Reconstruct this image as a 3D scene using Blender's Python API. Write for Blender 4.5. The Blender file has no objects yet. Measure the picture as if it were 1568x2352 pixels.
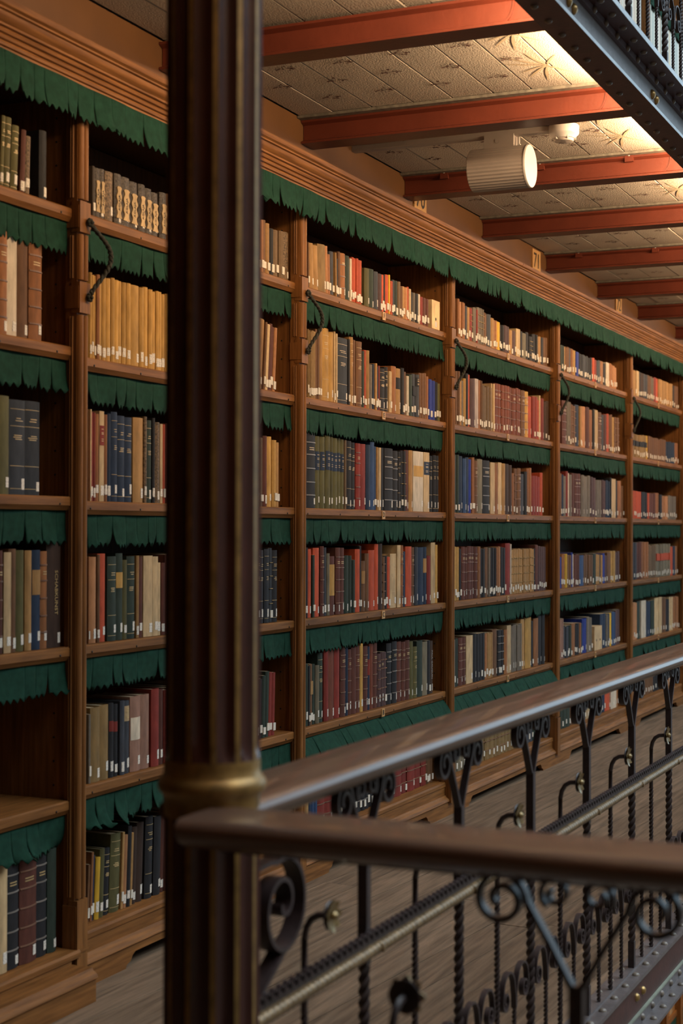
import bpy, bmesh, math, random
from math import sin, cos, pi, radians, sqrt, atan, atan2
from mathutils import Vector, Matrix
random.seed(11)
S = bpy.context.scene
COL = S.collection

# ---------------------------------------------------------------- camera
FPX = 3650.0                      # focal length for a 1568 x 2352 frame
CAMZ = 1.35
YAW, PITCH, ROLL = radians(23.9), atan(41 / FPX), 0.0025
cd = bpy.data.cameras.new('camera')
cd.sensor_fit = 'VERTICAL'; cd.sensor_height = 36.0; cd.lens = FPX / 2352 * 36
cd.dof.use_dof = True; cd.dof.focus_distance = 6.4; cd.dof.aperture_fstop = 4.2
cd.clip_start = 0.05; cd.clip_end = 100
cam = bpy.data.objects.new('camera', cd); COL.objects.link(cam); S.camera = cam
fw = Vector((cos(YAW) * cos(PITCH), sin(YAW) * cos(PITCH), sin(PITCH)))
rt = Vector((sin(YAW), -cos(YAW), 0)); up = rt.cross(fw)
rt2 = rt * cos(ROLL) + up * sin(ROLL); up2 = up * cos(ROLL) - rt * sin(ROLL)
M = Matrix((rt2, up2, -fw)).transposed().to_4x4(); M.translation = (0, 0, CAMZ)
cam.matrix_world = M

# ---------------------------------------------------------------- world, skylight, exposure
wd = bpy.data.worlds.new('world'); S.world = wd; wd.use_nodes = True
bg = wd.node_tree.nodes['Background']
bg.inputs[0].default_value = (1.0, 0.87, 0.72, 1); bg.inputs[1].default_value = 0.145
S.view_settings.view_transform = 'Standard'; S.view_settings.look = 'None'
S.view_settings.exposure = 0.0; S.view_settings.gamma = 1.0
S.view_settings.use_curve_mapping = False

def area(name, loc, direction, sx, sy, power, color, parent=None):
    l = bpy.data.lights.new(name, 'AREA'); l.shape = 'RECTANGLE'; l.size = sx; l.size_y = sy
    l.energy = power; l.color = color
    o = bpy.data.objects.new(name, l); COL.objects.link(o)
    o.rotation_euler = Vector(direction).to_track_quat('-Z', 'Y').to_euler(); o.location = loc
    if parent: o.parent = parent
    return o
# the glass roof over the open hall
area('hall_skylight', (8.5, -7.0, 11.5), (0, 0.25, -1), 16, 11, 3000, (0.78, 0.90, 1.0))
# the tall window closing the far end of the hall
area('hall_end_window', (20.0, -4.4, 4.6), (-1, 0.0, 0), 9.0, 8.0, 430, (0.55, 0.80, 1.0))
LAMP_W, LAMP_C = 20.0, (1.0, 0.69, 0.42)      # linear lamps behind the upper girder (built below)

# ---------------------------------------------------------------- mesh helpers
class MB:
    def __init__(s): s.v = []; s.f = []; s.m = []; s.mi = 0
    def add(s, vs, fs):
        n = len(s.v); s.v += [tuple(p) for p in vs]
        for f in fs: s.f.append([i + n for i in f]); s.m.append(s.mi)
        return s
    def box(s, x0, x1, y0, y1, z0, z1):
        v = [(x, y, z) for z in (z0, z1) for y in (y0, y1) for x in (x0, x1)]
        return s.add(v, [(0, 2, 3, 1), (4, 5, 7, 6), (0, 1, 5, 4), (2, 6, 7, 3), (0, 4, 6, 2), (1, 3, 7, 5)])
    def prism(s, poly, axis, a, b):
        P = {'x': lambda t, p: (t, p[0], p[1]), 'y': lambda t, p: (p[0], t, p[1]), 'z': lambda t, p: (p[0], p[1], t)}[axis]
        n = len(poly); v = [P(a, p) for p in poly] + [P(b, p) for p in poly]
        f = [(i, (i + 1) % n, (i + 1) % n + n, i + n) for i in range(n)]
        return s.add(v, f + [list(range(n))[::-1], list(range(n, 2 * n))])
    def rings(s, R, close=True, caps=True):
        n = len(R[0]); v = [p for r in R for p in r]; f = []
        for i in range(len(R) - 1):
            for j in range(n if close else n - 1):
                k = (j + 1) % n
                f.append((i * n + j, i * n + k, (i + 1) * n + k, (i + 1) * n + j))
        if caps and close:
            f.append(list(range(n))[::-1]); f.append([(len(R) - 1) * n + j for j in range(n)])
        return s.add(v, f)
    def lathe(s, prof, n, c=(0, 0, 0), axis='z', a0=0.0):
        R = []
        for r, h in prof:
            q = []
            for j in range(n):
                a = a0 + 2 * pi * j / n; u, w = r * cos(a), r * sin(a)
                q.append({'z': (c[0] + u, c[1] + w, c[2] + h), 'y': (c[0] + u, c[1] + h, c[2] + w), 'x': (c[0] + h, c[1] + u, c[2] + w)}[axis])
            R.append(q)
        return s.rings(R)
    def tube(s, pts, rad, n=8):
        pts = [Vector(p) for p in pts]; R = []
        for i, p in enumerate(pts):
            t = (pts[min(i + 1, len(pts) - 1)] - pts[max(i - 1, 0)]).normalized()
            a = t.cross(Vector((0, 0, 1)))
            if a.length < 1e-3: a = t.cross(Vector((1, 0, 0)))
            if i and a.dot(pa) < 0: a = -a
            a.normalize(); b = t.cross(a); pa = a
            r = rad[i] if isinstance(rad, (list, tuple)) else rad
            R.append([p + a * (r * cos(2 * pi * k / n)) + b * (r * sin(2 * pi * k / n)) for k in range(n)])
        return s.rings(R)
    def ribbon(s, pts, wdir, w, th):
        """flat bar swept along pts, its width along wdir"""
        pts = [Vector(p) for p in pts]; W = Vector(wdir).normalized(); R = []
        for i, p in enumerate(pts):
            t = (pts[min(i + 1, len(pts) - 1)] - pts[max(i - 1, 0)]).normalized()
            nrm = t.cross(W).normalized()
            R.append([p + W * (w / 2) + nrm * (th / 2), p + W * (w / 2) - nrm * (th / 2), p - W * (w / 2) - nrm * (th / 2), p - W * (w / 2) + nrm * (th / 2)])
        return s.rings(R)
    def twist(s, c, side, z0, z1, pitch, step=10):
        n = max(2, int((z1 - z0) / pitch * step)); R = []
        h = side * 0.62
        for i in range(n + 1):
            z = z0 + (z1 - z0) * i / n; a = 2 * pi * (z - z0) / pitch
            R.append([(c[0] + h * cos(a + k * pi / 2 + pi / 4), c[1] + h * sin(a + k * pi / 2 + pi / 4), z) for k in range(4)])
        return s.rings(R)
    def mesh(s, name, smooth=None, recalc=True):
        me = bpy.data.meshes.new(name); me.from_pydata(s.v, [], s.f)
        if any(s.m): me.polygons.foreach_set('material_index', s.m)
        if recalc:
            b = bmesh.new(); b.from_mesh(me); bmesh.ops.recalc_face_normals(b, faces=b.faces); b.to_mesh(me); b.free()
        if smooth is not None:
            me.shade_smooth(); me.set_sharp_from_angle(angle=radians(smooth))
        me.update(); return me

def obj(name, mb, mats, parent=None, smooth=None, loc=None, recalc=True):
    me = mb if isinstance(mb, bpy.types.Mesh) else mb.mesh(name, smooth, recalc)
    if not me.materials:
        for m in (mats if isinstance(mats, (list, tuple)) else [mats]): me.materials.append(m)
    o = bpy.data.objects.new(name, me); COL.objects.link(o)
    if parent: o.parent = parent
    if loc: o.location = loc
    return o
def empty(name, loc=(0, 0, 0)):
    o = bpy.data.objects.new(name, None); o.empty_display_size = 0.1; COL.objects.link(o); o.location = loc; return o
def tag(o, label, cat, group=None):
    o['label'] = label; o['category'] = cat
    if group: o['group'] = group
    return o
def struct(o): o['kind'] = 'structure'; return o
def stuff(o): o['kind'] = 'stuff'; return o

def text_mesh(body, size, ext=0.0006):
    cu = bpy.data.curves.new('lettering', 'FONT'); cu.body = body; cu.size = size; cu.extrude = ext
    cu.align_x = 'CENTER'; cu.align_y = 'CENTER'; cu.resolution_u = 2
    o = bpy.data.objects.new('lettering', cu); COL.objects.link(o)
    dg = bpy.context.evaluated_depsgraph_get()
    me = bpy.data.meshes.new_from_object(o.evaluated_get(dg))
    bpy.data.objects.remove(o); return me

# ---------------------------------------------------------------- materials
def nt(name):
    m = bpy.data.materials.new(name); m.use_nodes = True
    t = m.node_tree; return m, t, t.nodes['Principled BSDF'], t.links
def mat(name, col, rough=0.6, metal=0.0, var=0.25, scale=12.0, bump=0.0, bscale=80.0, stretch=(1, 1, 1), objvar=0.0, spec=0.5, coat=0.0, second=None, detail=4.0):
    m, t, p, L = nt(name)
    N = t.nodes.new
    tc = N('ShaderNodeTexCoord'); mp = N('ShaderNodeMapping'); mp.inputs['Scale'].default_value = stretch
    oi = N('ShaderNodeObjectInfo')
    off = N('ShaderNodeVectorMath'); off.operation = 'SCALE'
    cmb = N('ShaderNodeCombineXYZ')
    for k in range(3): L.new(oi.outputs['Random'], cmb.inputs[k])
    L.new(cmb.outputs[0], off.inputs[0]); off.inputs['Scale'].default_value = 37.0
    ad = N('ShaderNodeVectorMath'); L.new(tc.outputs['Object'], ad.inputs[0]); L.new(off.outputs[0], ad.inputs[1])
    L.new(ad.outputs[0], mp.inputs[0])
    nz = N('ShaderNodeTexNoise'); nz.inputs['Scale'].default_value = scale; nz.inputs['Detail'].default_value = detail
    L.new(mp.outputs[0], nz.inputs['Vector'])
    rp = N('ShaderNodeValToRGB'); e = rp.color_ramp.elements
    e[0].position = 0.3; e[1].position = 0.7
    a = second if second else tuple(c * (1 - var) for c in col)
    b = col if second else tuple(min(1, c * (1 + var)) for c in col)
    e[0].color = (*a, 1); e[1].color = (*b, 1)
    L.new(nz.outputs['Fac'], rp.inputs[0])
    out = rp.outputs[0]
    if objvar:
        hs = N('ShaderNodeHueSaturation'); mr = N('ShaderNodeMapRange')
        mr.inputs['To Min'].default_value = 1 - objvar; mr.inputs['To Max'].default_value = 1 + objvar
        L.new(oi.outputs['Random'], mr.inputs['Value']); L.new(mr.outputs[0], hs.inputs['Value'])
        L.new(out, hs.inputs['Color']); out = hs.outputs[0]
    L.new(out, p.inputs['Base Color'])
    p.inputs['Roughness'].default_value = rough; p.inputs['Metallic'].default_value = metal
    p.inputs['Specular IOR Level'].default_value = spec; p.inputs['Coat Weight'].default_value = coat
    if bump:
        n2 = N('ShaderNodeTexNoise'); n2.inputs['Scale'].default_value = bscale; n2.inputs['Detail'].default_value = 3
        L.new(mp.outputs[0], n2.inputs['Vector'])
        bp = N('ShaderNodeBump'); bp.inputs['Strength'].default_value = bump; bp.inputs['Distance'].default_value = 0.004
        L.new(n2.outputs['Fac'], bp.inputs['Height']); L.new(bp.outputs[0], p.inputs['Normal'])
    return m
def wood(name, dark, light, axis='x', rough=0.55, scale=5.0, objvar=0.08, coat=0.0, bump=0.12):
    st = {'x': (1, 16, 16), 'y': (16, 1, 16), 'z': (16, 16, 1)}[axis]
    return mat(name, light, rough, 0, 0.25, scale, bump, 30.0, st, objvar, second=dark, coat=coat, detail=7, spec=0.16 if not coat else 0.5)

OAK_D, OAK_L = (0.122, 0.047, 0.0115), (0.245, 0.101, 0.0275)
W_X = wood('oak_along', OAK_D, OAK_L, 'x')
W_Z = wood('oak_upright', OAK_D, OAK_L, 'z')
W_BACK = wood('oak_back', (0.05, 0.022, 0.009), (0.09, 0.04, 0.015), 'z', 0.6)
W_FRIEZE = mat('frieze_board', (0.112, 0.044, 0.0085), 0.6, var=0.10, scale=6, bump=0.05)
W_PALE = wood('pale_plate', (0.40, 0.22, 0.08), (0.52, 0.30, 0.12), 'z', 0.5)
W_RAIL = wood('handrail_wood', (0.066, 0.036, 0.024), (0.125, 0.070, 0.046), 'x', 0.36, 4.0, 0.0, 0.35, 0.06)
W_RAIL_Y = wood('handrail_wood_cross', (0.085, 0.034, 0.014), (0.16, 0.068, 0.028), 'y', 0.36, 4.0, 0.0, 0.2, 0.06)
W_FLOOR = wood('floor_board', (0.105, 0.070, 0.044), (0.225, 0.155, 0.100), 'x', 0.6, 3.5, 0.12, 0, 0.35)
FELT = mat('green_felt', (0.0095, 0.040, 0.0245), 0.95, var=0.22, scale=40, bump=0.25, bscale=500, spec=0.15)
BEAM = mat('red_beam_paint', (0.120, 0.024, 0.011), 0.42, var=0.14, scale=9, bump=0.18, bscale=60, objvar=0.05)
CEIL = mat('ceiling_paint', (0.40, 0.33, 0.25), 0.75, var=0.10, scale=4, bump=0.55, bscale=170, stretch=(0.7, 1.2, 1), objvar=0.07)
BATTEN = mat('grey_batten', (0.15, 0.13, 0.095), 0.7, var=0.35, scale=50)
MOTIF = mat('painted_sprig_red', (0.085, 0.030, 0.018), 0.8, var=0.2)
MOTIF_L = mat('painted_leaf_tan', (0.34, 0.255, 0.15), 0.8, var=0.1)
IRON = mat('iron_paint', (0.030, 0.018, 0.0175), 0.43, 0.0, 0.3, 60, 0.1, 200, spec=0.6)
GIRD = mat('girder_paint', (0.105, 0.088, 0.085), 0.40, 0.0, 0.18, 25, 0.2, 90, spec=0.6)
GIRD_D = mat('girder_maroon', (0.055, 0.016, 0.012), 0.45, 0.0, 0.2, 25, 0.15, 90)
GIRD_U = mat('girder_skylit', (0.20, 0.195, 0.20), 0.42, 0.0, 0.15, 25, 0.25, 120, spec=0.6)  # girder paint lightened: the skylight on the upper web is in the colour
EDGE = mat('worn_edge_highlight', (0.36, 0.40, 0.42), 0.35, 0.2)  # paint worn at the edges, plus a light-blue highlight put into the colour
RIVET = mat('rivet_paint', (0.16, 0.13, 0.10), 0.4, 0.0, 0.25, 40)
BRASS_RIV = mat('brass_rivet', (0.38, 0.24, 0.08), 0.35, 0.6, 0.25, 40)
GOLD = mat('gilt', (0.26, 0.155, 0.045), 0.42, 0.5, 0.3, 40)
GOLD_BAR = mat('worn_gilt_bar', (0.19, 0.125, 0.06), 0.33, 0.35, 0.4, 60)
BRASS = mat('brass_rosette', (0.26, 0.185, 0.085), 0.35, 0.75, 0.3, 60)
MAROON = mat('column_maroon', (0.050, 0.016, 0.012), 0.27, 0, 0.2, 10, 0.05, 60, spec=0.55)
WHITE = mat('white_plastic', (0.44, 0.40, 0.35), 0.45, var=0.05)
WHITE2 = mat('speaker_body', (0.31, 0.26, 0.215), 0.5, var=0.06)
SCREW = mat('dark_screw', (0.01, 0.008, 0.007), 0.5, 0.4)
ROPE = mat('rope_cord', (0.022, 0.021, 0.014), 0.9, var=0.4, scale=120)
PAPER = mat('page_edges', (0.42, 0.31, 0.18), 0.9, var=0.25, scale=90, stretch=(8, 1, 1), objvar=0.2)
GILT = mat('gilt_lettering', (0.46, 0.32, 0.14), 0.45, 0.1, 0.2)
INK = mat('black_ink', (0.012, 0.010, 0.009), 0.7)
SLOT = mat('dark_slot', (0.006, 0.005, 0.005), 0.8)
def sticker_mat():
    m, t, p, L = nt('call_number_sticker'); N = t.nodes.new
    tc = N('ShaderNodeTexCoord'); mp = N('ShaderNodeMapping'); mp.inputs['Scale'].default_value = (260, 1, 330)
    L.new(tc.outputs['Object'], mp.inputs[0])
    nz = N('ShaderNodeTexNoise'); nz.inputs['Scale'].default_value = 1.0; nz.inputs['Detail'].default_value = 1
    L.new(mp.outputs[0], nz.inputs['Vector'])
    rp = N('ShaderNodeValToRGB'); rp.color_ramp.elements[0].position = 0.36; rp.color_ramp.elements[1].position = 0.46
    rp.color_ramp.elements[0].color = (0.22, 0.19, 0.16, 1); rp.color_ramp.elements[1].color = (0.72, 0.66, 0.56, 1)
    L.new(nz.outputs['Fac'], rp.inputs[0]); L.new(rp.outputs[0], p.inputs['Base Color']); p.inputs['Roughness'].default_value = 0.7
    return m
STICK = sticker_mat()
# book cloth and leather: code -> (linear colour, words)
BC = {'t': ((.31, .17, .060), 'tan cloth'), 'T': ((.43, .30, .155), 'cream paper'), 'o': ((.40, .225, .058), 'ochre yellow'),
      'O': ((.085, .075, .026), 'olive green'), 'u': ((.19, .115, .042), 'olive brown'), 'g': ((.024, .034, .024), 'dark green'),
      'G': ((.15, .125, .08), 'grey green'), 'k': ((.017, .016, .017), 'black'), 'n': ((.017, .028, .052), 'navy'),
      'b': ((.028, .055, .12), 'blue'), 'B': ((.018, .033, .19), 'bright blue'), 'r': ((.38, .062, .024), 'orange red'),
      'R': ((.17, .024, .016), 'dark red'), 'm': ((.085, .027, .017), 'maroon leather'), 'q': ((.15, .042, .022), 'red brown leather'),
      'w': ((.12, .056, .024), 'brown'), 'd': ((.045, .025, .017), 'dark brown'), 'W': ((.50, .42, .31), 'whitish paper'),
      'y': ((.52, .30, .025), 'bright yellow'), 'c': ((.23, .092, .033), 'copper brown'), 'C': ((.34, .155, .065), 'orange tan'),
      'x': ((.13, .105, .078), 'grey brown'), 's': ((.042, .045, .053), 'slate grey'), 'S': ((.026, .029, .034), 'charcoal'),
      'M': ((.12, .075, .038), 'marbled brown'), 'A': ((.050, .038, .029), 'grey marbled'), 'p': ((.22, .115, .078), 'pinkish brown'),
      'v': ((.075, .040, .038), 'purplish brown'), 'L': ((.36, .30, .27), 'pale lilac'), 'Z': ((.55, .38, .20), 'cream')}
LEATHER = set('mqkRcwudo')
BM = {}
for k, (c3, wd_) in BC.items():
    if k in 'MA': BM[k] = mat('book_' + wd_.replace(' ', '_'), tuple(v * 1.7 for v in c3), 0.6, 0, 0.2, 160, second=tuple(v * .25 for v in c3), objvar=0.12, spec=0.25)
    else: BM[k] = mat('book_' + wd_.replace(' ', '_'), c3, 0.72, 0, 0.22, 45, 0.15, 300, (1, 1, 0.35), objvar=0.16, spec=0.22)

# ================================================================ THE SETTING
D = 2.57                     # front plane of the bookcase posts (camera stands at x = y = 0)
YS, YB = 2.598, 2.615        # shelf fronts, book spines
POSTS = [2.30, 3.971, 5.481, 7.142, 8.933, 10.709, 12.49, 14.27]    # right edges of the posts
PW = 0.055
SH = [2.288, 1.861, 1.434, 1.007, 0.588, 0.158]                     # shelf tops, F E D C B A
ST = 0.040
CEILZ, BEAMB = 2.906, 2.808
XEND = 14.6
RAILY = 1.17                 # plane of the railing beside the walkway
RAILX = 2.05                 # plane of the near cross railing

# floor: boards running a little askew to the wall
def clip(poly, a, b, c):     # keep a*x + b*y <= c
    out = []
    for i in range(len(poly)):
        p, q = poly[i], poly[(i + 1) % len(poly)]
        dp, dq = a * p[0] + b * p[1] - c, a * q[0] + b * q[1] - c
        if dp <= 0: out.append(p)
        if dp * dq < 0:
            t = dp / (dp - dq); out.append((p[0] + (q[0] - p[0]) * t, p[1] + (q[1] - p[1]) * t))
    return out
mb = MB(); mb.box(-1.2, XEND, 1.16, 2.95, -0.12, -0.022); mb.box(-1.2, 2.14, -3.0, 1.16, -0.12, 0.0)
floor = struct(obj('floor', mb, W_FLOOR))
fa = radians(-4.9); fx, fy = (cos(fa), sin(fa)), (-sin(fa), cos(fa))
PWD = 0.135
for r in range(-2, 26):
    x = -1.5 + random.uniform(0, 2)
    while x < 15.6:
        ln = random.uniform(2.4, 3.8)
        v0 = 1.1 + r * PWD
        pl = [(x + .001, v0 + .001), (x + ln - .001, v0 + .001), (x + ln - .001, v0 + PWD - .001), (x + .001, v0 + PWD - .001)]
        pl = [(p[0] * fx[0] + p[1] * fy[0], p[0] * fx[1] + p[1] * fy[1]) for p in pl]
        for a, b, c in ((0, -1, -1.205), (0, 1, 2.90), (1, 0, XEND), (-1, 0, -1.5)):
            if len(pl) > 2: pl = clip(pl, a, b, c)
        if len(pl) > 2 and max(p[0] for p in pl) > 2.0:
            m_ = MB(); m_.prism(pl, 'z', -0.022, random.uniform(-0.0008, 0.0004))
            obj('plank', m_, W_FLOOR, floor)
        x += ln

# walls: behind the bookcases, below and above the gallery
mb = MB(); mb.box(-1.2, XEND, 2.94, 3.05, -3.4, 6.2)
struct(obj('wall_back', mb, W_BACK))
mb = MB(); mb.box(XEND, XEND + .1, 1.25, 3.05, -0.1, 2.95)
struct(obj('wall_right', mb, W_BACK))
mb = MB(); mb.box(-1.3, -1.2, -3.0, 3.05, -0.1, 2.95)
struct(obj('wall_left', mb, W_BACK))
# frieze above the cornice
mb = MB(); mb.box(-1.2, XEND, D, D + .02, 2.70, CEILZ)
struct(obj('trim_1', mb, W_FRIEZE))
# cornice
prof = [(2.572, 2.628), (2.556, 2.628), (2.553, 2.634), (2.553, 2.644), (2.546, 2.646), (2.544, 2.652), (2.546, 2.658), (2.538, 2.660), (2.535, 2.666), (2.538, 2.671),
        (2.530, 2.673), (2.527, 2.678), (2.529, 2.684), (2.520, 2.686), (2.520, 2.692), (2.509, 2.698), (2.503, 2.706), (2.501, 2.714), (2.493, 2.716), (2.493, 2.721),
        (2.484, 2.725), (2.480, 2.732), (2.480, 2.740), (2.572, 2.746)]
mb = MB()
for a, b in ((-1.2, 7.92), (7.923, 11.7), (11.703, XEND)): mb.prism(prof, 'x', a, b)
cornice = struct(obj('trim_2', mb, W_X, smooth=32))

def felt(L, H, seed, curl=0.014, tooth=0.034, out_last=0.0, step=0.0064, rows=7):
    """pinked and slit strip of felt hanging from z = 0, x 0..L, front towards -y"""
    rd = random.Random(seed); m = MB(); x = 0.0
    while x < L - 1e-4:
        w = rd.choice((.055, .07, .085, .1, .14)) * rd.uniform(.85, 1.15)
        if L - x - w < .04: w = L - x
        nc = max(4, int(w / step)); c = rd.uniform(-.25, 1.0) * curl; tw = rd.uniform(-1, 1) * curl * 0.9
        if curl > .05: c = curl * rd.uniform(.88, 1.0); tw = rd.uniform(-1, 1) * .006
        g = rd.uniform(0.02, .30) * min(1, .08 / w); ph = rd.uniform(0, 1); sl = rd.uniform(.30, .55)
        tl = tooth * rd.uniform(.8, 1.2); hh = H * rd.uniform(.97, 1.03); sw = rd.uniform(-.01, .01)
        grid = []
        for i in range(nc + 1):
            u = i / nc; xx = x + w * u; tz = abs(((xx / tl + ph) % 1) - .5) * 2
            colm = []
            for j in range(rows + 1):
                t = j / rows; k = max(0, (t - sl) / (1 - sl))
                z = -t * (hh - 0.018 * tz * (t > .99))
                px = xx + (0.5 - u) * w * g * k + sw * k * k
                py = -(c * (t * t if curl < .05 else t ** .8) + tw * (u - .5) * 2 * k * k) - .002 * sin(xx * 23 + seed)
                colm.append((px, py, z))
            grid.append(colm)
        n = rows + 1; vs = [p for col in grid for p in col]
        m.add(vs, [(i * n + j, (i + 1) * n + j, (i + 1) * n + j + 1, i * n + j + 1) for i in range(nc) for j in range(rows)])
        x += w
    return m
def felt_obj(m, parent, loc, name='felt_valance'):
    o = obj(name, m, FELT, parent, smooth=50, loc=loc, recalc=False)
    md = o.modifiers.new('thickness', 'SOLIDIFY'); md.thickness = 0.0025; md.offset = 0
    return o
felt_obj(felt(XEND - 1.2, 0.110, 5, 0.016, 0.038), cornice, (1.2, 2.549, 2.636))

# ceiling planks between the beams, battens, painted sprigs
BX = [3.30, 4.358, 5.411, 6.453, 7.512, 8.617, 9.733, 10.82, 12.03, 13.2]
mb = MB(); mb.box(-1.2, XEND, 1.30, 2.95, CEILZ + .018, CEILZ + .03); mb.box(-1.2, 2.10, -3.0, 1.30, CEILZ, CEILZ + .03)
ceiling = struct(obj('ceiling', mb, CEIL))
def sprig():
    m = MB()
    for i in range(9):
        a = random.uniform(0, 6.28); r = random.uniform(.006, .024); cx, cy = r * cos(a) * 1.25, r * sin(a) * 1.35
        q = random.uniform(.0042, .0075)
        m.add([(cx + q * random.uniform(.6, 1.1) * cos(k * pi / 3), cy + q * random.uniform(.6, 1.1) * sin(k * pi / 3), 0) for k in range(6)], [(5, 4, 3, 2, 1, 0)])
    for s_ in (-1, 1):
        m.add([(-.006, s_ * .014, 0), (.004, s_ * .038, 0), (.012, s_ * .036, 0), (.0, s_ * .014, 0)], [(0, 1, 2, 3)])
    return m.mesh('painted_sprig', recalc=False)
def leafspray():
    m = MB()
    for a, ln in ((-1.25, .16), (-.8, .19), (-.35, .15), (.3, .12), (.75, .15), (1.2, .18), (1.9, .12), (-1.9, .12)):
        d = Vector((sin(a), cos(a), 0)); n = Vector((d.y, -d.x, 0)); pts = []
        for k in range(7):
            t = k / 6; w = .0048 * sin(pi * min(1, .08 + t * .92)) + .0006
            cpt = d * (ln * t) + n * (.02 * t * t * (1 if a > 0 else -1))
            pts.append((cpt + n * w, cpt - n * w))
        vs = [p for pr in pts for p in pr]
        m.add(vs, [(2 * k, 2 * k + 1, 2 * k + 3, 2 * k + 2) for k in range(6)])
    return m.mesh('painted_leaf_spray', recalc=False)
spr = [sprig() for _ in range(4)]; lsp = leafspray()
for m_ in spr: m_.materials.append(MOTIF)
lsp.materials.append(MOTIF_L)
for bi in range(len(BX) - 1):
    a, b = BX[bi] + .012, BX[bi + 1] + .10
    if bi == 0: a = 1.9
    y = D - .005
    while y > 1.32:
        w = random.uniform(.135, .185); y0 = max(1.31, y - w)
        m_ = MB(); dz = random.uniform(0, .0025)
        m_.prism([(y0 + .0012, CEILZ + dz + .002), (y0 + .004, CEILZ + dz), (y - .004, CEILZ + dz), (y - .0012, CEILZ + dz + .002), (y - .0012, CEILZ + .018), (y0 + .0012, CEILZ + .018)], 'x', a, b)
        obj('plank', m_, CEIL, ceiling); y = y0
    if 1 <= bi <= 6:
        m_ = MB(); m_.box(BX[bi + 1] - .034, BX[bi + 1] - .001, 1.33, D - .002, CEILZ - .010, CEILZ); m_.box(BX[bi] + .112, BX[bi] + .145, 1.33, D - .002, CEILZ - .010, CEILZ)
        obj('batten', m_, BATTEN, ceiling)
        for ri, fr in enumerate((.17, .36, .56, .77)):
            x = BX[bi] + .11 + fr * (BX[bi + 1] - BX[bi] - .12)
            yy = D - .12 - (.105 if ri % 2 else 0)
            while yy > 1.52:
                o = obj('painted_sprig', random.choice(spr), MOTIF, ceiling, loc=(x + random.uniform(-.015, .015), yy, CEILZ - .0006))
                yy -= .21
        for fr in (.30, .70):
            obj('painted_leaf_spray', lsp, MOTIF_L, ceiling, loc=(BX[bi] + .11 + fr * (BX[bi + 1] - BX[bi] - .12), 1.52, CEILZ - .0006))

# ---------------------------------------------------------------- ceiling beams
ORD = ['first', 'second', 'third', 'fourth', 'fifth', 'sixth', 'seventh', 'eighth', 'ninth', 'tenth']
def beam_mesh(x):
    z0, z1 = BEAMB, CEILZ - .010; w = .105
    p = [(x, z0), (x + w, z0), (x + w, z0 + .008), (x + w * .56, z0 + .016), (x + w * .56, z1 - .016), (x + w, z1 - .008), (x + w, z1), (x, z1),
         (x, z1 - .008), (x + w * .2, z1 - .016), (x + w * .2, z0 + .016), (x, z0 + .008)]
    m = MB(); m.prism(p, 'y', 1.262, D - .002); return m
blabs = {1: 'red-painted iron ceiling beam partly hidden behind the fluted column, nearest one', 2: 'bright orange-red iron ceiling beam just above the cylinder speaker conduit',
         3: 'red iron ceiling beam passing directly behind the cylinder speaker', 4: 'dark red iron ceiling beam next beyond the cylinder speaker'}
for i, x in enumerate(BX):
    b = obj('ceiling_beam', beam_mesh(x), BEAM, smooth=30)
    lab = {0: 'red iron ceiling beam nearest the camera end of the gallery'}.get(i) or blabs.get(i) or '%s red iron ceiling beam counted away from the cylinder speaker' % ORD[i - 3]
    tag(b, lab, 'beam', 'red ceiling beams')
    if i in (3, 5):
        for yy in (2.36, 1.93, 1.55):
            m_ = MB(); m_.box(x - .004, x + .012, yy, yy + .035, CEILZ - .035, CEILZ - .008); obj('cable_clip', m_, BEAM, b)
            m_ = MB(); m_.lathe([(.001, 0), (.006, .002), (.008, .008), (.006, .014), (.001, .016)], 8, (x, yy + .018, CEILZ - .014)); obj('clip_cap', m_, WHITE, b, 60)
    if i in (1, 2, 3):
        m_ = MB(); m_.ribbon([(x + .019, 1.40 + .045 * (1 - cos(t)) * .9, CEILZ - .028 - .062 * sin(t)) for t in [k * pi / 2 / 8 for k in range(9)]], (1, 0, 0), .006, .005)
        obj('web_rib', m_, BEAM, b)

# ---------------------------------------------------------------- linear lamps hidden behind the upper girder
for i in range(len(BX) - 1):
    x0, x1 = BX[i] + .13, BX[i + 1] - .03
    t = empty('strip_lamp', ((x0 + x1) / 2, 1.305, 2.8105))
    tag(t, '%s linear lamp behind the upper girder, between two red beams' % ORD[i], 'lamp', 'strip lamps behind the girder')
    L_ = (x1 - x0) / 2
    m_ = MB(); m_.box(-L_, L_, -.03, .012, 0, .008); m_.box(-L_, L_, -.03, -.022, .008, .05); obj('housing', m_, WHITE, t)
    area('lamp_tube', (0, -.004, .028), (0, .97, .24), L_ * 1.9, .02, LAMP_W * L_ * 2, LAMP_C, t)

# ================================================================ BOOKCASES
WHERE = {0: 'far left bookcase', 1: 'leftmost bookcase', 2: 'bookcase behind the column', 3: 'first full bookcase right of column', 4: 'second full bookcase right of column',
         5: 'third full bookcase right of column', 6: 'farthest bookcase at right edge', 7: 'bookcase past the right edge'}
BLAB = {1: 'leftmost oak bookcase with an empty shelf and projecting plinth', 2: 'oak bookcase partly hidden behind the fluted column', 3: 'first full oak bookcase right of the fluted column',
        4: 'second full oak bookcase right of the fluted column', 5: 'third full oak bookcase right of the fluted column', 6: 'oak bookcase cut off by the right edge of the picture',
        7: 'oak bookcase beyond the right edge of the picture'}
scr = MB(); scr.lathe([(.0001, .0004), (.0035, .0004), (.0035, -.0012), (.0022, -.002), (.0001, -.002)], 8, (0, 0, 0), 'y'); SCR = scr.mesh('screw', 60); SCR.materials.append(SCREW)
LETT = {}
for ch in 'FEDCB':
    LETT[ch] = text_mesh(ch, 0.030); LETT[ch].materials.append(INK)
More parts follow.
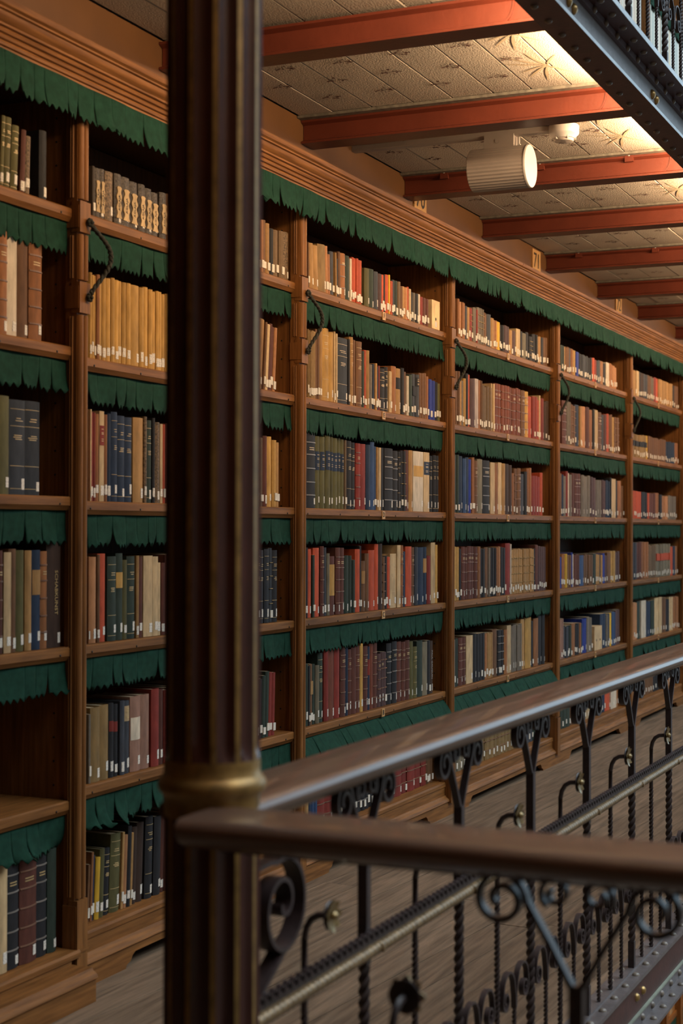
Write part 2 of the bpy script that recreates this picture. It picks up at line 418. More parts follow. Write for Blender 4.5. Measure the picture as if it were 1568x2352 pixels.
def shelf_mesh(x0, x1):
    m = MB()
    m.prism([(YS, -.004), (YS + .004, 0), (2.905, 0), (2.905, -.022), (YS + .022, -.022), (YS + .022, -ST), (YS + .010, -ST), (YS + .002, -ST + .012), (YS, -ST + .014)], 'x', x0, x1)
    return m
def moulding(m, x0, x1, z0, z1):
    """two beads with a groove, on the front and inner face of a post"""
    w = x1 - x0; y = D + .012
    for a, b, r in ((.06, .50, 1.0), (.54, .94, .9)):
        cx, rr = x0 + w * (a + b) / 2, w * (b - a) / 2
        m.prism([(cx + rr * cos(pi + pi * k / 8), y + rr * 1.05 * sin(pi + pi * k / 8)) for k in range(9)] + [(cx + rr, y + .004), (cx - rr, y + .004)], 'z', z0 + .006, z1 - .006)
    for q in (0.010, 0.018):
        m.prism([(x0 + .0005, y + q), (x0 - .003, y + q + .003), (x0 + .0005, y + q + .006)], 'z', z0 + .01, z1 - .01)
def rope_mesh(x):
    m = MB(); pts = []
    for k in range(49):
        t = k / 48
        z = 2.242 - .205 * t; b = sin(pi * min(1, t * 1.04)) ** 1.15
        pts.append(Vector((x + .078 * b * (1 - .12 * t), D - .012 - .02 * b, z + .012 * b)))
    for s_ in (0, 1):
        q = []
        for k, p in enumerate(pts):
            a = k * .95 + s_ * pi; q.append(p + Vector((.0034 * cos(a), .0034 * sin(a), 0)))
        m.tube(q, .0052, 6)
    return m
def knob_mesh():
    m = MB(); rd = random.Random(4)
    for k in range(7):
        a = k * 2 * pi / 6; r = .0085 if k < 6 else 0
        c = (r * cos(a), -.006 - (.006 if k == 6 else 0), r * sin(a))
        m.lathe([(.0007, -.0062), (.0046, -.004), (.0066, 0), (.0046, .004), (.0007, .0062)], 7, c, 'y')
    return m.mesh('rope_knot', 60)
KNOB = knob_mesh(); KNOB.materials.append(ROPE)
CASE = {}
DZ1 = {1: .022, 2: .011, 4: -.028, 5: -.028}         # adjustable shelves of the leftmost bookcase
for b in range(1, 8):
    xl, xr = POSTS[b - 1], POSTS[b]          # right edges of the two posts
    il, ir = xl - .010, xr - PW + .010       # inner faces of the partitions
    t = empty('bookcase', ((xl + xr) / 2, D, 0)); ox, oy = -(xl + xr) / 2, -D
    CASE[b] = t; tag(t, BLAB[b], 'bookcase', 'oak bookcases along the gallery wall')
    def P(name, m, mt, smooth=None, parent=None, loc=(0, 0, 0)):
        return obj(name, m, mt, parent or t, smooth, (ox + loc[0], oy + loc[1], loc[2]) if not parent else loc)
    py = -.034 if b == 1 else 0.0; lz = -.028 if b == 1 else 0.0; pf = -.100 if b == 1 else 0.0
    # posts (one per bookcase; the first has its left one too)
    for px in ([xl, xr] if b == 1 else [xr]):
        m = MB(); x0, x1 = px - PW, px
        m.box(x0 + .002, x1 - .002, D + .012, D + .05, .06, 2.63)
        for a, c in ((.06, .27), (1.982, 2.073), (2.218, 2.309), (2.57, 2.63)): m.box(x0, x1, D, D + .03, a, c)
        for a, c in ((1.995, 2.06), (2.231, 2.296), (.07, .255)): m.box(x0 - .002, x0 + .01, D + .004, D + .05, a, c)
        post = P('post', m, W_Z)
        m = MB()
        for a, c in ((.27, 1.982), (2.073, 2.218), (2.309, 2.57)): moulding(m, x0, x1, a, c)
        o = obj('moulding', m, W_Z, post, 40)
        m = MB(); m.box(x0 + .010, x1 - .010, D + .04, 2.92, .06, 2.62); P('partition', m, W_Z)
    # back, top
    m = MB(); m.box(il, ir, 2.905, 2.92, .06, 2.62); P('back_panel', m, W_BACK)
    m = MB(); m.box(xl - PW / 2, xr - PW / 2, D + .006, 2.92, 2.632, 2.65); P('top_board', m, W_BACK)
    # plinth
    p0, p1 = xl - PW / 2, xr - PW / 2
    if b == 1: p1 = 3.885
    m = MB(); m.box(p0, p1, YS + py + .004, YS + .03, .066, .118 + .0); m.box(il, ir + (.049 if b == 1 else 0), YS + py + .004, YS + .03, .118, .154 + lz)
    fas = P('fascia', m, W_X)
    m = MB(); y0 = YS - .012 + pf
    m.prism([(YS + .01, .096), (y0 + .012, .096), (y0 + .008, .088), (y0 + .001, .084), (y0 - .006, .077), (y0 - .008, .069), (y0 - .004, .066), (YS + .01, .066)], 'x', p0, p1)
    P('plinth_moulding', m, W_X, 35)
    m = MB(); h = .042
    lo, hi = p0 + .30, p1 - (.75 if b == 1 else .30)
    pl = [(p0, 0), (lo - .035, 0), (lo - .03, .010), (lo - .02, .014), (lo - .006, .018), (lo + .006, .034), (lo + .022, h), (hi - .022, h), (hi - .006, .034), (hi + .006, .018), (hi + .02, .014), (hi + .03, .010), (hi + .035, 0), (p1, 0), (p1, .066), (p0, .066)]
    m.prism(pl, 'y', y0 - .001, y0 + .022)
    P('base_board', m, W_X)
    if b == 1:
        m = MB(); m.box(p1 - .02, p1, y0 + .022, YS + .02, 0, .066); P('base_board', m, W_X)
    # shelves
    for r, z in enumerate(SH):
        if r == 5:
            m = MB(); m.prism([(YS + py, .150 + lz), (YS + py + .004, .158 + lz), (2.905, .158 + lz), (2.905, .136 + lz), (YS + py, .136 + lz)], 'x', il, ir)
            sh = P('bottom_shelf', m, W_X)
        else:
            dz = DZ1.get(r, 0) if b == 1 else 0
            sh = P('shelf', shelf_mesh(il + .001, ir - .001), W_X, 35, None, (0, 0, z + dz))
            L = ir - il
            fl = felt(L - .012, .104, b * 10 + r, (0.07 if (r == 4 and b in (3, 4)) else (0.03 if r == 4 else 0.012)))
            felt_obj(fl, sh, (il + .006, YS + .019, -ST + .002))
            if b <= 5:
                for k in range(6):
                    x = il + .07 + (L - .14) * k / 5 + random.uniform(-.015, .015)
                    obj('screw', SCR, SCREW, sh, None, (x, YS, -.022))
            if 3 <= b <= 6:
                m = MB(); m.box(-.016, .016, -.002, .002, -.017, .017)
                pt = obj('letter_plate', m, W_PALE, sh, None, ((il + ir) / 2 + .02, YS - .001, -.020))
                lt = obj('shelf_letter', LETT['FEDCB'[r]], INK, sh, None, ((il + ir) / 2 + .02, YS - .0036, -.020)); lt.rotation_euler = (pi / 2, 0, 0)
    # rope handle on the left post
    if b >= 2:
        rp = P('rope_handle', rope_mesh(xl - .012), ROPE, 60)
        for z in (2.250, 2.030): obj('rope_knot', KNOB, ROPE, rp, None, (xl - .014, D - .002, z))
    # peg holes on the partition facing the camera
    if b <= 3:
        m = MB()
        for k in range(34):
            for yy in (2.66, 2.86): m.lathe([(.0001, -.0006), (.0035, -.0006), (.0035, .001)], 6, (ir - .0002, yy, .25 + k * .07), 'x')
        stuff(P('peg_holes', m, SLOT))
# numbered plates on the frieze, one above each bookcase
for x, s_, lb in ((6.648, '70', 'pale numbered plate on the frieze behind the third ceiling beam'), (8.427, '71', 'pale plate numbered 71 on the frieze above the bookcases'), (10.27, '72', 'small pale numbered plate farthest along the frieze')):
    m = MB(); m.box(x - .075, x + .075, D - .008, D, CEILZ - .135, CEILZ - .012)
    pt = tag(obj('number_plate', m, W_PALE), lb, 'plate', 'numbered plates on the frieze')
    lt = obj('numerals', text_mesh(s_, .115), INK, pt, None, (x, D - .0088, CEILZ - .075)); lt.rotation_euler = (pi / 2, 0, 0)

# ================================================================ BOOKS
BOOKS = {
(1,0,''):'3595/16/200/O-@3,3613/30/201/O-@3,3649/33/187/O-@3,3690/23/183/m@3,3713/2/168/k,3715/23/170/M@2,3782/37/200/k',
(1,1,''):'3587/46/287/c=,3633/47/288/W,3680/56/292/w,3736/64/282/c=',
(1,2,''):'3587/58/271/O,3645/76/264/S-,3721/78/266/S-',
(1,3,''):'3591/28/283/m=,3619/34/278/T,3653/35/287/w,3688/37/283/O,3725/32/282/t,3757/43/283/n#,3799/35/279/c=,3834/73/318/d',
(1,5,''):'3595/12/249/t,3607/36/286/T,3643/63/288/k=,3706/82/288/m=,3789/56/289/k=,3845/46/282/g,3891/43/289/w',
(2,0,'a'):'4060/14/156/A,4074/31/154/A,4105/27/157/A,4137/45/157/M,4182/40/159/A,4222/49/157/A,4276/50/154/A,4325/40/155/A,4365/43/150/A,4408/47/146/A,4455/42/154/A',
(2,0,'b'):'5159/18/200/t,5177/21/194/C,5198/28/199/w,5226/29/191/t,5259/33/178/k,5295/37/179/M,5332/37/181/M,5369/49/184/M',
(2,0,'h'):'4499/30/158/w,4529/30/160/t,4559/30/160/M,4589/31/156/A,4619/31/157/w,4650/31/157/t,4681/32/163/M,4713/32/160/A,4745/32/159/w,4777/33/161/t,4810/33/159/M,4842/33/159/A,4876/34/160/w,4909/34/159/t,4943/34/157/M,4978/35/161/A,5013/35/159/w,5048/36/161/t,5083/36/159/M,5119/36/162/A',
(2,1,'a'):'4048/12/260/o,4059/12/254/o,4071/10/253/o,4081/17/258/c,4098/20/252/o,4118/21/259/o,4139/23/255/o,4163/19/260/o,4182/27/257/o,4209/22/257/o,4231/23/256/o,4255/24/257/o,4278/55/256/o,4333/26/254/o,4359/29/260/o,4387/24/256/o,4411/23/252/o,4434/18/257/o,4452/22/257/o,4473/23/252/o',
(2,1,'b'):'5142/56/263/t@5,5198/14/253/w@5,5212/21/247/T@5,5234/22/252/m@5,5255/25/243/m@5,5280/22/242/C@5',
(2,1,'h'):'4499/30/257/o,4529/30/253/t,4559/30/257/t,4589/31/254/o,4619/31/258/o,4650/31/254/t,4681/32/257/t,4713/32/255/o,4745/32/258/o,4777/33/258/t,4810/33/256/t,4842/33/256/o,4876/34/256/o,4909/34/252/t,4943/34/251/t,4978/35/252/o,5013/35/252/o,5048/36/258/t,5083/36/258/t,5119/36/258/o',
(2,2,'a'):'4048/7/275/T,4055/17/269/R,4072/12/267/R,4084/19/264/c,4103/27/274/T#R,4130/17/265/c,4147/20/269/n,4169/35/276/n-,4204/46/267/n-,4250/44/265/n-,4302/61/268/t,4362/16/274/M,4378/38/264/g-,4416/16/273/k,4433/33/261/M,4466/17/257/T,4482/14/257/r',
(2,2,'b'):'5142/42/257/t,5184/28/252/M,5212/32/260/m,5244/36/259/o,5280/33/248/o,5313/26/241/t',
(2,2,'h'):'4499/30/261/m,4529/30/256/n,4559/30/260/k,4589/31/257/t,4619/31/263/m,4650/31/259/n,4681/32/263/k,4713/32/257/t,4745/32/261/m,4777/33/259/n,4810/33/259/k,4842/33/259/t,4876/34/260/m,4909/34/259/n,4943/34/257/k,4978/35/262/t,5013/35/260/m,5048/36/261/n,5083/36/257/k,5119/36/262/t',
(2,3,'a'):'4046/7/260/c,4053/38/259/C,4091/15/266/w,4105/44/268/r,4152/50/259/g-,4202/41/268/g#o,4242/28/247/O,4271/49/258/g-,4320/16/259/t,4336/29/255/m,4365/57/258/T,4422/33/255/T,4455/19/235/T,4474/22/234/m',
(2,3,'b'):'5149/35/271/S-,5184/35/267/S-,5219/36/271/S-,5255/29/274/S-,5284/44/266/k-',
(2,3,'h'):'4499/30/260/m,4529/30/262/T,4559/30/258/s,4589/31/261/g,4619/31/258/m,4650/31/264/T,4681/32/262/s,4713/32/263/g,4745/32/258/m,4777/33/256/T,4810/33/259/s,4842/33/259/g,4876/34/262/m,4909/34/264/T,4943/34/261/s,4978/35/263/g,5013/35/260/m,5048/36/262/T,5083/36/259/s,5119/36/264/g',
(2,4,'a'):'4046/12/207/x,4062/53/224/u,4115/52/226/u,4167/27/228/k#R,4194/28/222/k#R,4227/26/229/s,4253/39/226/s#T,4294/61/235/p#W,4354/59/235/p,4416/49/248/R,4466/31/243/m',
(2,4,'b'):'5142/28/200/k@2,5170/28/217/k@2,5198/25/227/g@2,5223/29/240/g@2,5252/25/235/R@2,5277/29/232/R@2',
(2,4,'h'):'4499/30/238/R,4529/30/242/m,4559/30/244/k,4589/31/238/p,4619/31/238/R,4650/31/242/m,4681/32/243/k,4713/32/243/p,4745/32/239/R,4777/33/237/m,4810/33/243/k,4842/33/239/p,4876/34/241/R,4909/34/239/m,4943/34/240/k,4978/35/241/p,5013/35/239/R,5048/36/237/m,5083/36/241/k,5119/36/243/p',
(2,5,'a'):'4046/12/172/w@3,4057/12/208/c@3,4069/12/196/n@3,4081/24/187/y@3,4105/27/208/O@3,4132/37/205/k-@3,4169/58/242/O-@3,4227/13/239/t@3,4240/20/228/C@3,4260/21/252/k@3,4281/13/228/t@3,4294/29/243/d@3,4323/42/252/d@3,4373/46/262/k-@2,4427/44/254/k@2,4471/25/253/m@2',
(2,5,'b'):'5149/35/240/g,5184/35/200/G,5219/43/244/k,5262/44/227/k',
(2,5,'h'):'4499/30/247/m,4529/30/249/O,4559/30/252/k,4589/31/251/k,4619/31/252/m,4650/31/252/O,4681/32/251/k,4713/32/247/k,4745/32/249/m,4777/33/251/O,4810/33/247/k,4842/33/251/k,4876/34/253/m,4909/34/247/O,4943/34/247/k,4978/35/252/k,5013/35/250/m,5048/36/250/O,5083/36/247/k,5119/36/252/k',
(3,0,''):'5589/12/181/w,5600/40/179/t@-3,5641/45/177/t@-3,5686/75/190/u@-3,5760/21/193/C@-3,5781/30/165/c@-2,5811/34/181/s@-2,5845/13/180/t@-2,5858/22/159/k@-2,5879/22/190/w@-2,5901/53/189/c=@-1,5954/45/188/g,5999/18/182/W,6017/20/190/r,6036/21/189/r,6057/20/191/r,6077/24/188/r,6101/25/190/r,6154/52/167/O,6206/48/171/g,6254/44/167/s,6297/39/164/v,6337/30/166/r,6366/20/170/k,6386/30/173/r,6416/15/176/y,6431/35/152/r,6467/26/162/s,6492/31/162/g,6523/31/162/M,6554/26/146/w,6580/26/149/t,6607/32/148/C,6638/21/155/r,6660/27/149/T,6687/27/139/k,6714/27/139/x,6741/33/139/k,6774/28/141/W,6801/39/133/R,6840/23/133/m,6863/20/133/m,6884/24/133/m,6925/104/136/Z',
(3,1,''):'5589/11/269/u,5599/9/266/u,5608/12/261/u,5621/20/267/u,5640/21/266/u,5661/16/278/w,5677/21/273/w,5698/29/280/t,5727/67/291/o-,5794/47/283/o,5841/14/289/T,5855/16/282/T,5875/110/271/S-,5985/18/274/k,6003/36/286/t-,6039/23/277/w,6062/60/274/w-,6122/33/240/g,6154/23/247/r,6178/33/248/t,6211/33/192/x,6244/19/197/n,6264/19/201/t,6283/15/189/n,6297/20/194/R,6322/59/186/k-,6381/40/197/k-,6421/30/182/T,6451/56/208/c,6508/57/203/t#k,6565/37/210/k,6601/37/197/w,6638/27/181/W,6665/43/189/g,6708/38/197/s#k,6746/44/197/s#k,6790/27/208/w,6817/34/209/w,6851/29/213/w,6885/34/201/c,6920/34/191/B,6954/46/187/B,7000/29/184/k,7030/29/180/O',
(3,2,''):'5581/85/298/k=,5665/45/284/O#n,5710/46/284/O#n,5756/46/291/O#n,5802/30/288/O#n,5832/43/285/O#n,5875/35/288/O#n,5910/35/284/O#n,5945/18/283/M,5967/49/281/k-,6017/45/277/k-,6062/46/276/R=,6108/65/276/R,6173/43/275/n,6216/43/289/b,6259/24/272/b,6283/15/270/t,6297/29/269/T,6332/44/271/k,6376/96/271/k=,6477/57/264/k=,6533/32/263/k-,6566/28/269/k-,6593/29/268/k-,6622/48/274/m,6670/43/275/t,6714/127/274/W#o,6852/74/275/T#n,6925/42/261/k-,6967/35/266/k-,7002/39/265/k-',
(3,3,''):'5569/24/273/k,5593/40/267/r,5633/20/243/g,5653/57/271/r,5718/33/277/m=,5752/25/272/s,5777/25/248/G,5802/60/236/m#o,5862/43/270/m=,5906/48/269/m=,5958/40/237/g,5999/32/236/g,6030/27/218/g,6057/50/262/r,6108/19/275/k,6126/37/212/w#t,6164/42/243/w,6206/67/256/r,6273/39/282/r,6317/44/283/d,6361/30/226/w=,6391/25/230/k,6416/30/225/r,6446/72/238/T-,6518/41/275/T,6559/37/274/c=,6596/32/246/n,6628/75/268/r,6703/38/264/w=,6741/38/265/s,6779/72/263/n,6852/45/264/n#t,6897/46/223/R,6943/58/284/T,7000/29/273/o',
(3,4,''):'5573/28/240/g,5600/16/232/k,5617/24/237/w#t,5641/28/235/g,5669/33/228/G,5702/46/274/g-,5748/42/288/R,5790/68/290/q,5858/52/283/R,5910/53/291/m=,5963/27/285/n,5990/36/269/m=,6026/50/274/m,6076/41/279/m=,6117/28/285/o,6145/47/272/m=,6192/28/267/n#R,6220/34/278/q,6254/48/278/m=,6307/33/228/v=,6341/35/233/v=,6375/31/232/v=,6416/56/266/k=,6472/56/271/k=,6528/57/266/m=,6586/42/262/m=,6628/53/266/m=,6681/43/258/O,6725/44/231/O-,6768/72/255/g,6840/62/246/G,6902/34/249/k,6937/46/244/d',
(3,5,''):'5573/32/267/t,5604/24/264/n,5629/27/268/b,5656/29/267/b,5686/75/272/R=,5760/76/271/R=,5836/60/256/G,5897/35/267/g,5931/45/268/g,5976/49/269/k=,6025/45/262/k=,6071/51/268/k=,6121/41/262/k=,6162/44/269/k=,6220/38/246/k,6259/38/252/k,6296/31/247/k,6351/36/246/w=,6388/47/254/w=,6434/48/250/w=,6482/93/272/R=,6575/69/279/R=,6644/92/277/R=,6735/83/272/R=,6818/67/278/R=,6885/26/254/w,6911/27/248/w,6938/36/249/w,6975/37/254/w',
(4,0,''):'7309/25/192/c,7334/32/181/C,7366/24/182/c,7389/28/181/c,7417/32/170/s,7449/39/168/t,7488/46/170/R-,7534/47/178/x,7581/20/172/R,7601/38/188/x-,7639/36/188/x-,7675/28/186/x-,7703/27/173/w,7730/22/167/w,7751/26/172/s,7777/37/174/s,7814/50/160/t,7864/29/155/C,7892/22/155/C,7914/58/153/y,7972/28/144/k,8000/30/144/k,8031/31/148/v,8062/34/148/v,8096/39/148/v,8135/46/134/t,8181/54/137/v,8235/37/154/T,8272/41/156/T,8313/39/149/k,8352/80/145/G,8432/49/158/k,8480/65/140/k-,8546/31/159/k,8577/34/163/k,8611/27/162/k,8637/25/154/t,8662/34/159/t,8696/60/158/k,8756/45/164/w,8801/51/168/w',
(4,1,''):'7290/30/263/w,7320/26/265/w,7347/25/239/t,7372/26/223/x,7398/32/237/o,7430/32/264/k,7462/33/262/r,7495/73/244/v,7567/54/251/L,7621/34/248/c,7655/20/247/w,7675/39/226/M,7715/39/222/M,7754/40/228/M,7794/34/224/M,7828/20/248/T,7848/23/248/T,7871/62/254/q=,7933/57/255/q=,7990/46/254/q=,8036/45/256/q=,8080/52/256/q=,8132/44/254/q=,8176/62/252/q=,8238/48/259/q=,8286/50/257/q=,8336/72/255/w=,8408/56/254/o=,8464/73/231/r,8538/50/238/R,8588/49/238/R,8637/42/224/r,8680/25/253/T,8705/60/239/R,8782/42/226/d,8825/54/233/d',
(4,2,''):'7271/31/282/g,7302/32/283/g,7334/57/278/n,7391/45/268/b,7436/45/276/n,7482/33/268/B,7514/20/277/c,7535/26/280/c,7561/47/264/w=,7608/81/275/G,7689/111/272/k=,7800/71/266/T,7871/72/263/c,7943/58/271/T,8001/52/268/t,8053/70/268/d,8123/50/264/d,8173/46/222/c,8219/49/249/w=,8268/60/253/w=,8328/71/224/s,8400/48/239/k,8448/40/258/c,8488/41/262/c,8529/62/220/R,8591/56/221/R,8647/58/218/R,8705/51/243/r',
(4,3,''):'7265/25/262/o,7290/24/259/o,7314/20/260/o,7334/32/251/k,7366/48/261/m=,7414/40/258/m=,7454/55/263/m=,7509/56/261/m=,7565/49/258/m=,7614/41/259/c,7655/33/250/k,7688/42/247/k,7730/56/254/w,7786/28/251/x,7814/21/250/k,7835/25/253/k,7861/29/250/k,7889/25/250/k,7914/29/253/c,7943/22/257/C,7965/21/255/C,7987/36/253/k,8023/45/250/k,8068/83/273/R,8150/23/268/W,8173/33/237/t-,8206/44/240/t-,8250/45/239/t-,8295/39/242/t-,8334/41/237/t-,8374/42/239/t-,8416/37/238/t-,8453/44/239/t-,8498/42/241/t-,8540/39/237/t-,8579/33/240/k,8612/50/260/m,8663/34/253/v,8697/33/250/v,8730/40/249/v,8771/46/247/v',
(4,4,''):'7259/19/229/x,7277/56/232/g,7334/59/234/m=,7393/50/233/m=,7443/98/237/T,7541/51/239/k,7592/50/237/k,7642/44/237/k,7686/44/238/k,7730/42/232/c,7772/31/234/t,7803/25/229/t,7829/28/232/t,7857/79/246/w,7936/35/238/k=,7970/39/237/k=,8009/36/235/k=,8045/52/234/c,8098/68/253/T,8166/50/247/x,8215/50/251/x,8266/47/248/x,8312/40/252/x,8352/64/274/t,8416/114/277/o,8529/41/256/k,8571/92/267/c,8663/73/287/k,8736/55/294/k',
(4,5,''):'7259/57/257/G,7315/51/260/G,7367/57/261/G,7423/50/247/k,7473/42/246/k,7515/41/247/k,7556/50/252/k,7606/55/249/k,7662/62/280/u=,7724/76/279/u=,7799/66/284/u=,7865/57/277/u=,7923/68/282/u=,7991/51/279/u=,8041/58/282/u=,8099/68/280/u=,8167/55/281/u=,8222/51/279/u=,8273/64/248/s,8337/70/249/s,8407/80/247/s,8487/67/249/s,8554/59/266/g,8613/58/266/g,8671/59/269/g,8730/52/268/g,8782/94/272/c,8876/82/271/c',
(5,0,''):'9113/37/160/g,9150/38/159/g,9187/28/157/t,9215/40/157/w,9256/36/163/w,9291/48/161/s,9339/48/162/c,9388/59/157/o,9447/59/154/B,9506/37/150/k,9543/43/148/k,9586/57/150/s,9643/47/146/s,9690/39/152/s,9730/47/146/k,9776/47/151/k,9824/53/155/r,9877/54/148/R,9930/44/147/s,9974/54/154/s,10028/77/154/C,10105/67/147/k,10172/79/160/W,10251/48/161/c,10300/44/157/c,10343/48/154/C,10392/45/146/C',
(5,1,''):'9141/94/261/m=,9234/47/262/x,9281/39/260/x,9320/57/251/w=,9378/59/246/w=,9437/89/257/n,9526/29/253/t,9555/32/254/t,9586/92/257/C,9678/83/260/m,9761/84/249/c,9845/43/258/k,9887/75/256/T,9963/87/247/w=,10050/66/237/s,10116/67/243/m,10184/57/251/r,10240/39/246/w,10279/41/252/w,10320/70/239/o,10390/54/243/w=,10443/45/243/w=,10488/44/246/w=',
(5,2,''):'9104/37/252/w,9141/37/247/n,9178/47/239/x,9225/47/269/R,9272/19/259/W,9291/67/252/x,9359/58/263/m,9417/76/262/m=,9493/73/264/m=,9566/71/258/x,9637/92/252/x,9730/63/259/x,9792/57/253/v,9849/71/249/v,9920/76/238/x,9995/77/239/x,10072/43/243/v,10115/46/238/v,10161/31/239/n,10192/46/244/n,10238/36/238/n,10274/34/263/k,10309/116/258/T,10425/59/248/k,10484/96/249/c,10580/73/218/w',
(5,3,''):'9094/56/185/B,9150/27/198/c,9177/29/203/c,9206/47/202/y,9253/50/193/w,9303/36/193/w,9339/29/209/B,9368/29/198/W,9398/46/191/m,9444/38/198/m,9482/44/193/m,9526/101/189/b,9627/48/187/w,9674/63/193/w,9737/50/189/w,9787/58/189/w,9845/75/196/g,9920/45/191/t,9964/42/186/t,10006/44/189/k,10050/44/184/t,10094/56/194/B,10150/56/179/v,10206/91/198/w,10297/55/205/o,10352/61/207/o,10413/64/197/v,10477/55/203/v',
(5,4,''):'9094/43/235/p,9137/41/238/p,9178/47/189/s,9225/47/186/s,9272/38/190/k,9311/48/190/g,9359/78/197/c,9437/38/187/k,9474/51/193/k,9526/40/192/c,9566/40/187/n,9606/102/213/B,9709/62/219/x,9771/63/211/x,9845/183/152/Z,10028/76/222/n,10104/68/222/n,10172/56/211/x,10229/46/215/n,10274/57/218/y,10332/53/223/b,10384/52/218/b,10437/54/228/v,10491/41/232/v',
(5,5,''):'9113/54/248/g,9167/66/252/g,9233/78/252/g,9311/63/256/w,9374/67/258/w,9441/65/260/w,9506/87/261/k,9593/65/257/k,9657/84/260/T,9741/72/261/T,9813/70/252/m,9884/90/253/m,9974/56/253/n,10030/55/250/n,10085/54/249/n,10139/136/262/r,10274/75/272/W,10349/76/272/W,10425/56/262/C,10481/51/261/C,10532/72/259/C',
(6,0,''):'10915/90/179/t,11005/78/182/T,11083/53/181/k,11135/48/181/d,11183/59/180/d,11242/55/181/s,11297/54/180/s,11351/56/183/w,11406/55/178/w,11461/54/183/x,11515/44/177/x,11560/71/185/R,11631/72/183/r,11703/58/185/t,11760/54/186/t,11815/65/183/t,11880/66/186/t,11946/51/188/t,11997/55/186/t,12052/56/181/t,12108/75/185/t,12183/63/176/k,12246/84/181/w,12330/70/181/w,12401/69/180/w',
(6,1,''):'10915/66/164/u#k,10980/58/161/u#k,11038/54/161/u#k,11092/47/162/u#k,11139/59/162/u#k,11198/54/168/u#k,11252/58/166/u#k,11310/55/170/y,11365/70/171/w,11434/55/169/w,11489/73/165/w,11562/59/167/w,11621/80/170/w,11701/57/164/w,11758/61/171/w,11818/60/171/w,11878/76/171/w,11954/65/162/n,12018/63/162/n,12081/71/167/n,12152/54/162/n,12207/55/167/n,12262/57/166/c,12319/69/168/c,12388/66/161/c',
(6,2,''):'10902/47/192/r,10949/49/193/r,10997/50/192/r,11048/55/189/r,11103/59/190/r,11162/65/189/k,11227/67/191/k,11294/56/188/k,11351/55/186/r,11406/71/186/m,11477/67/185/m,11543/59/189/m,11602/68/193/c,11671/61/193/c,11732/44/183/k,11776/58/184/k,11834/79/176/C,11913/68/173/C,11982/63/177/C,12045/72/183/x,12116/79/181/x,12195/66/179/x,12261/64/180/x',
(6,3,''):'10915/49/260/s,10964/54/258/s,11018/54/258/m,11072/53/258/m,11125/50/262/m,11175/75/262/c,11250/70/260/c,11320/58/259/c,11378/63/239/M,11441/59/232/M,11500/64/236/M,11564/67/239/M,11631/62/241/G#r,11693/60/237/G#r,11753/66/240/G#r,11819/47/238/G#r,11866/65/243/G#r,11931/61/242/G#r,11992/60/240/G#r,12052/54/242/G#r,12106/93/220/r,12199/79/223/n,12278/95/222/c',
(6,4,''):'10902/43/261/C,10945/58/260/C,11002/41/256/C,11044/92/263/g,11135/147/264/W,11283/97/253/n,11380/81/249/n,11461/46/252/g,11508/66/253/g,11574/131/265/T,11705/100/268/T,11805/78/257/w,11883/71/258/w,11954/121/241/k,12075/53/254/T,12128/55/254/T,12183/52/248/c,12235/57/247/c,12292/57/252/c,12349/72/247/c',
(6,5,''):'10915/87/258/c,11002/72/262/c,11074/85/259/c,11159/83/258/c,11242/59/263/w,11301/77/258/w,11378/73/260/w,11451/66/257/w,11517/87/257/k,11605/107/258/k,11712/93/261/k,11805/85/261/C,11890/108/263/C,11999/77/259/C,12076/108/257/C,12183/86/257/m,12269/104/262/m,12373/80/263/m',
}
ORDN = ['', 'first', 'second', 'third', 'fourth', 'fifth', 'sixth', 'seventh', 'eighth', 'ninth', 'tenth', 'eleventh', 'twelfth', 'thirteenth', 'fourteenth', 'fifteenth', 'sixteenth', 'seventeenth', 'eighteenth', 'nineteenth', 'twentieth']
def ordn(n):
    if n <= 20: return ORDN[n]
    if n % 10 == 0: return {30: 'thirtieth', 40: 'fortieth', 50: 'fiftieth'}[n]
    return {2: 'twenty', 3: 'thirty', 4: 'forty', 5: 'fifty'}[n // 10] + '-' + ORDN[n % 10]
ROWN = ['top shelf', 'second shelf', 'third shelf', 'fourth shelf', 'fifth shelf', 'bottom shelf']
BWHERE = {(1, ''): 'leftmost bookcase', (2, 'a'): 'bookcase left of the column', (2, 'b'): 'bookcase strip right beside column', (3, ''): 'first full bookcase right of column',
          (4, ''): 'second full bookcase right of column', (5, ''): 'third full bookcase right of column', (6, ''): 'bookcase at right edge'}
UNIT = MB().box(0, 1, 0, 1, 0, 1).mesh('page_block'); UNIT.materials.append(PAPER)
BAND_L = mat('leather_band_highlight', (.17, .085, .05), .5); BAND_K = mat('leather_band_highlight_grey', (.19, .165, .14), .5)  # leather lightened: the highlights on the raised bands are painted in
def spine_y(u, e): return e * (1 - sin(pi * min(1, max(0, u))) ** .75)
def spine_strip(m, w, e, z0, z1, u0, u1, off):
    n = 5; o_ = []; i_ = []
    for k in range(n + 1):
        u = u0 + (u1 - u0) * k / n; y = spine_y(u, e)
        o_.append((w * u, y - off)); i_.append((w * u, y + .0006))
    m.prism(o_ + i_[::-1], 'z', z0, z1)
def cover_mesh(w, h, dep, e):
    m = MB(); tc = min(.0028, w * .2); n = 6
    out = [(0, dep)] + [(w * k / n, spine_y(k / n, e)) for k in range(n + 1)] + [(w, dep)]
    inn = [(w - tc, dep), (w - tc, e + .003), (tc, e + .003), (tc, dep)]
    if w < .009: inn = []
    m.prism(out + inn, 'z', 0, h); return m, tc
allb = []
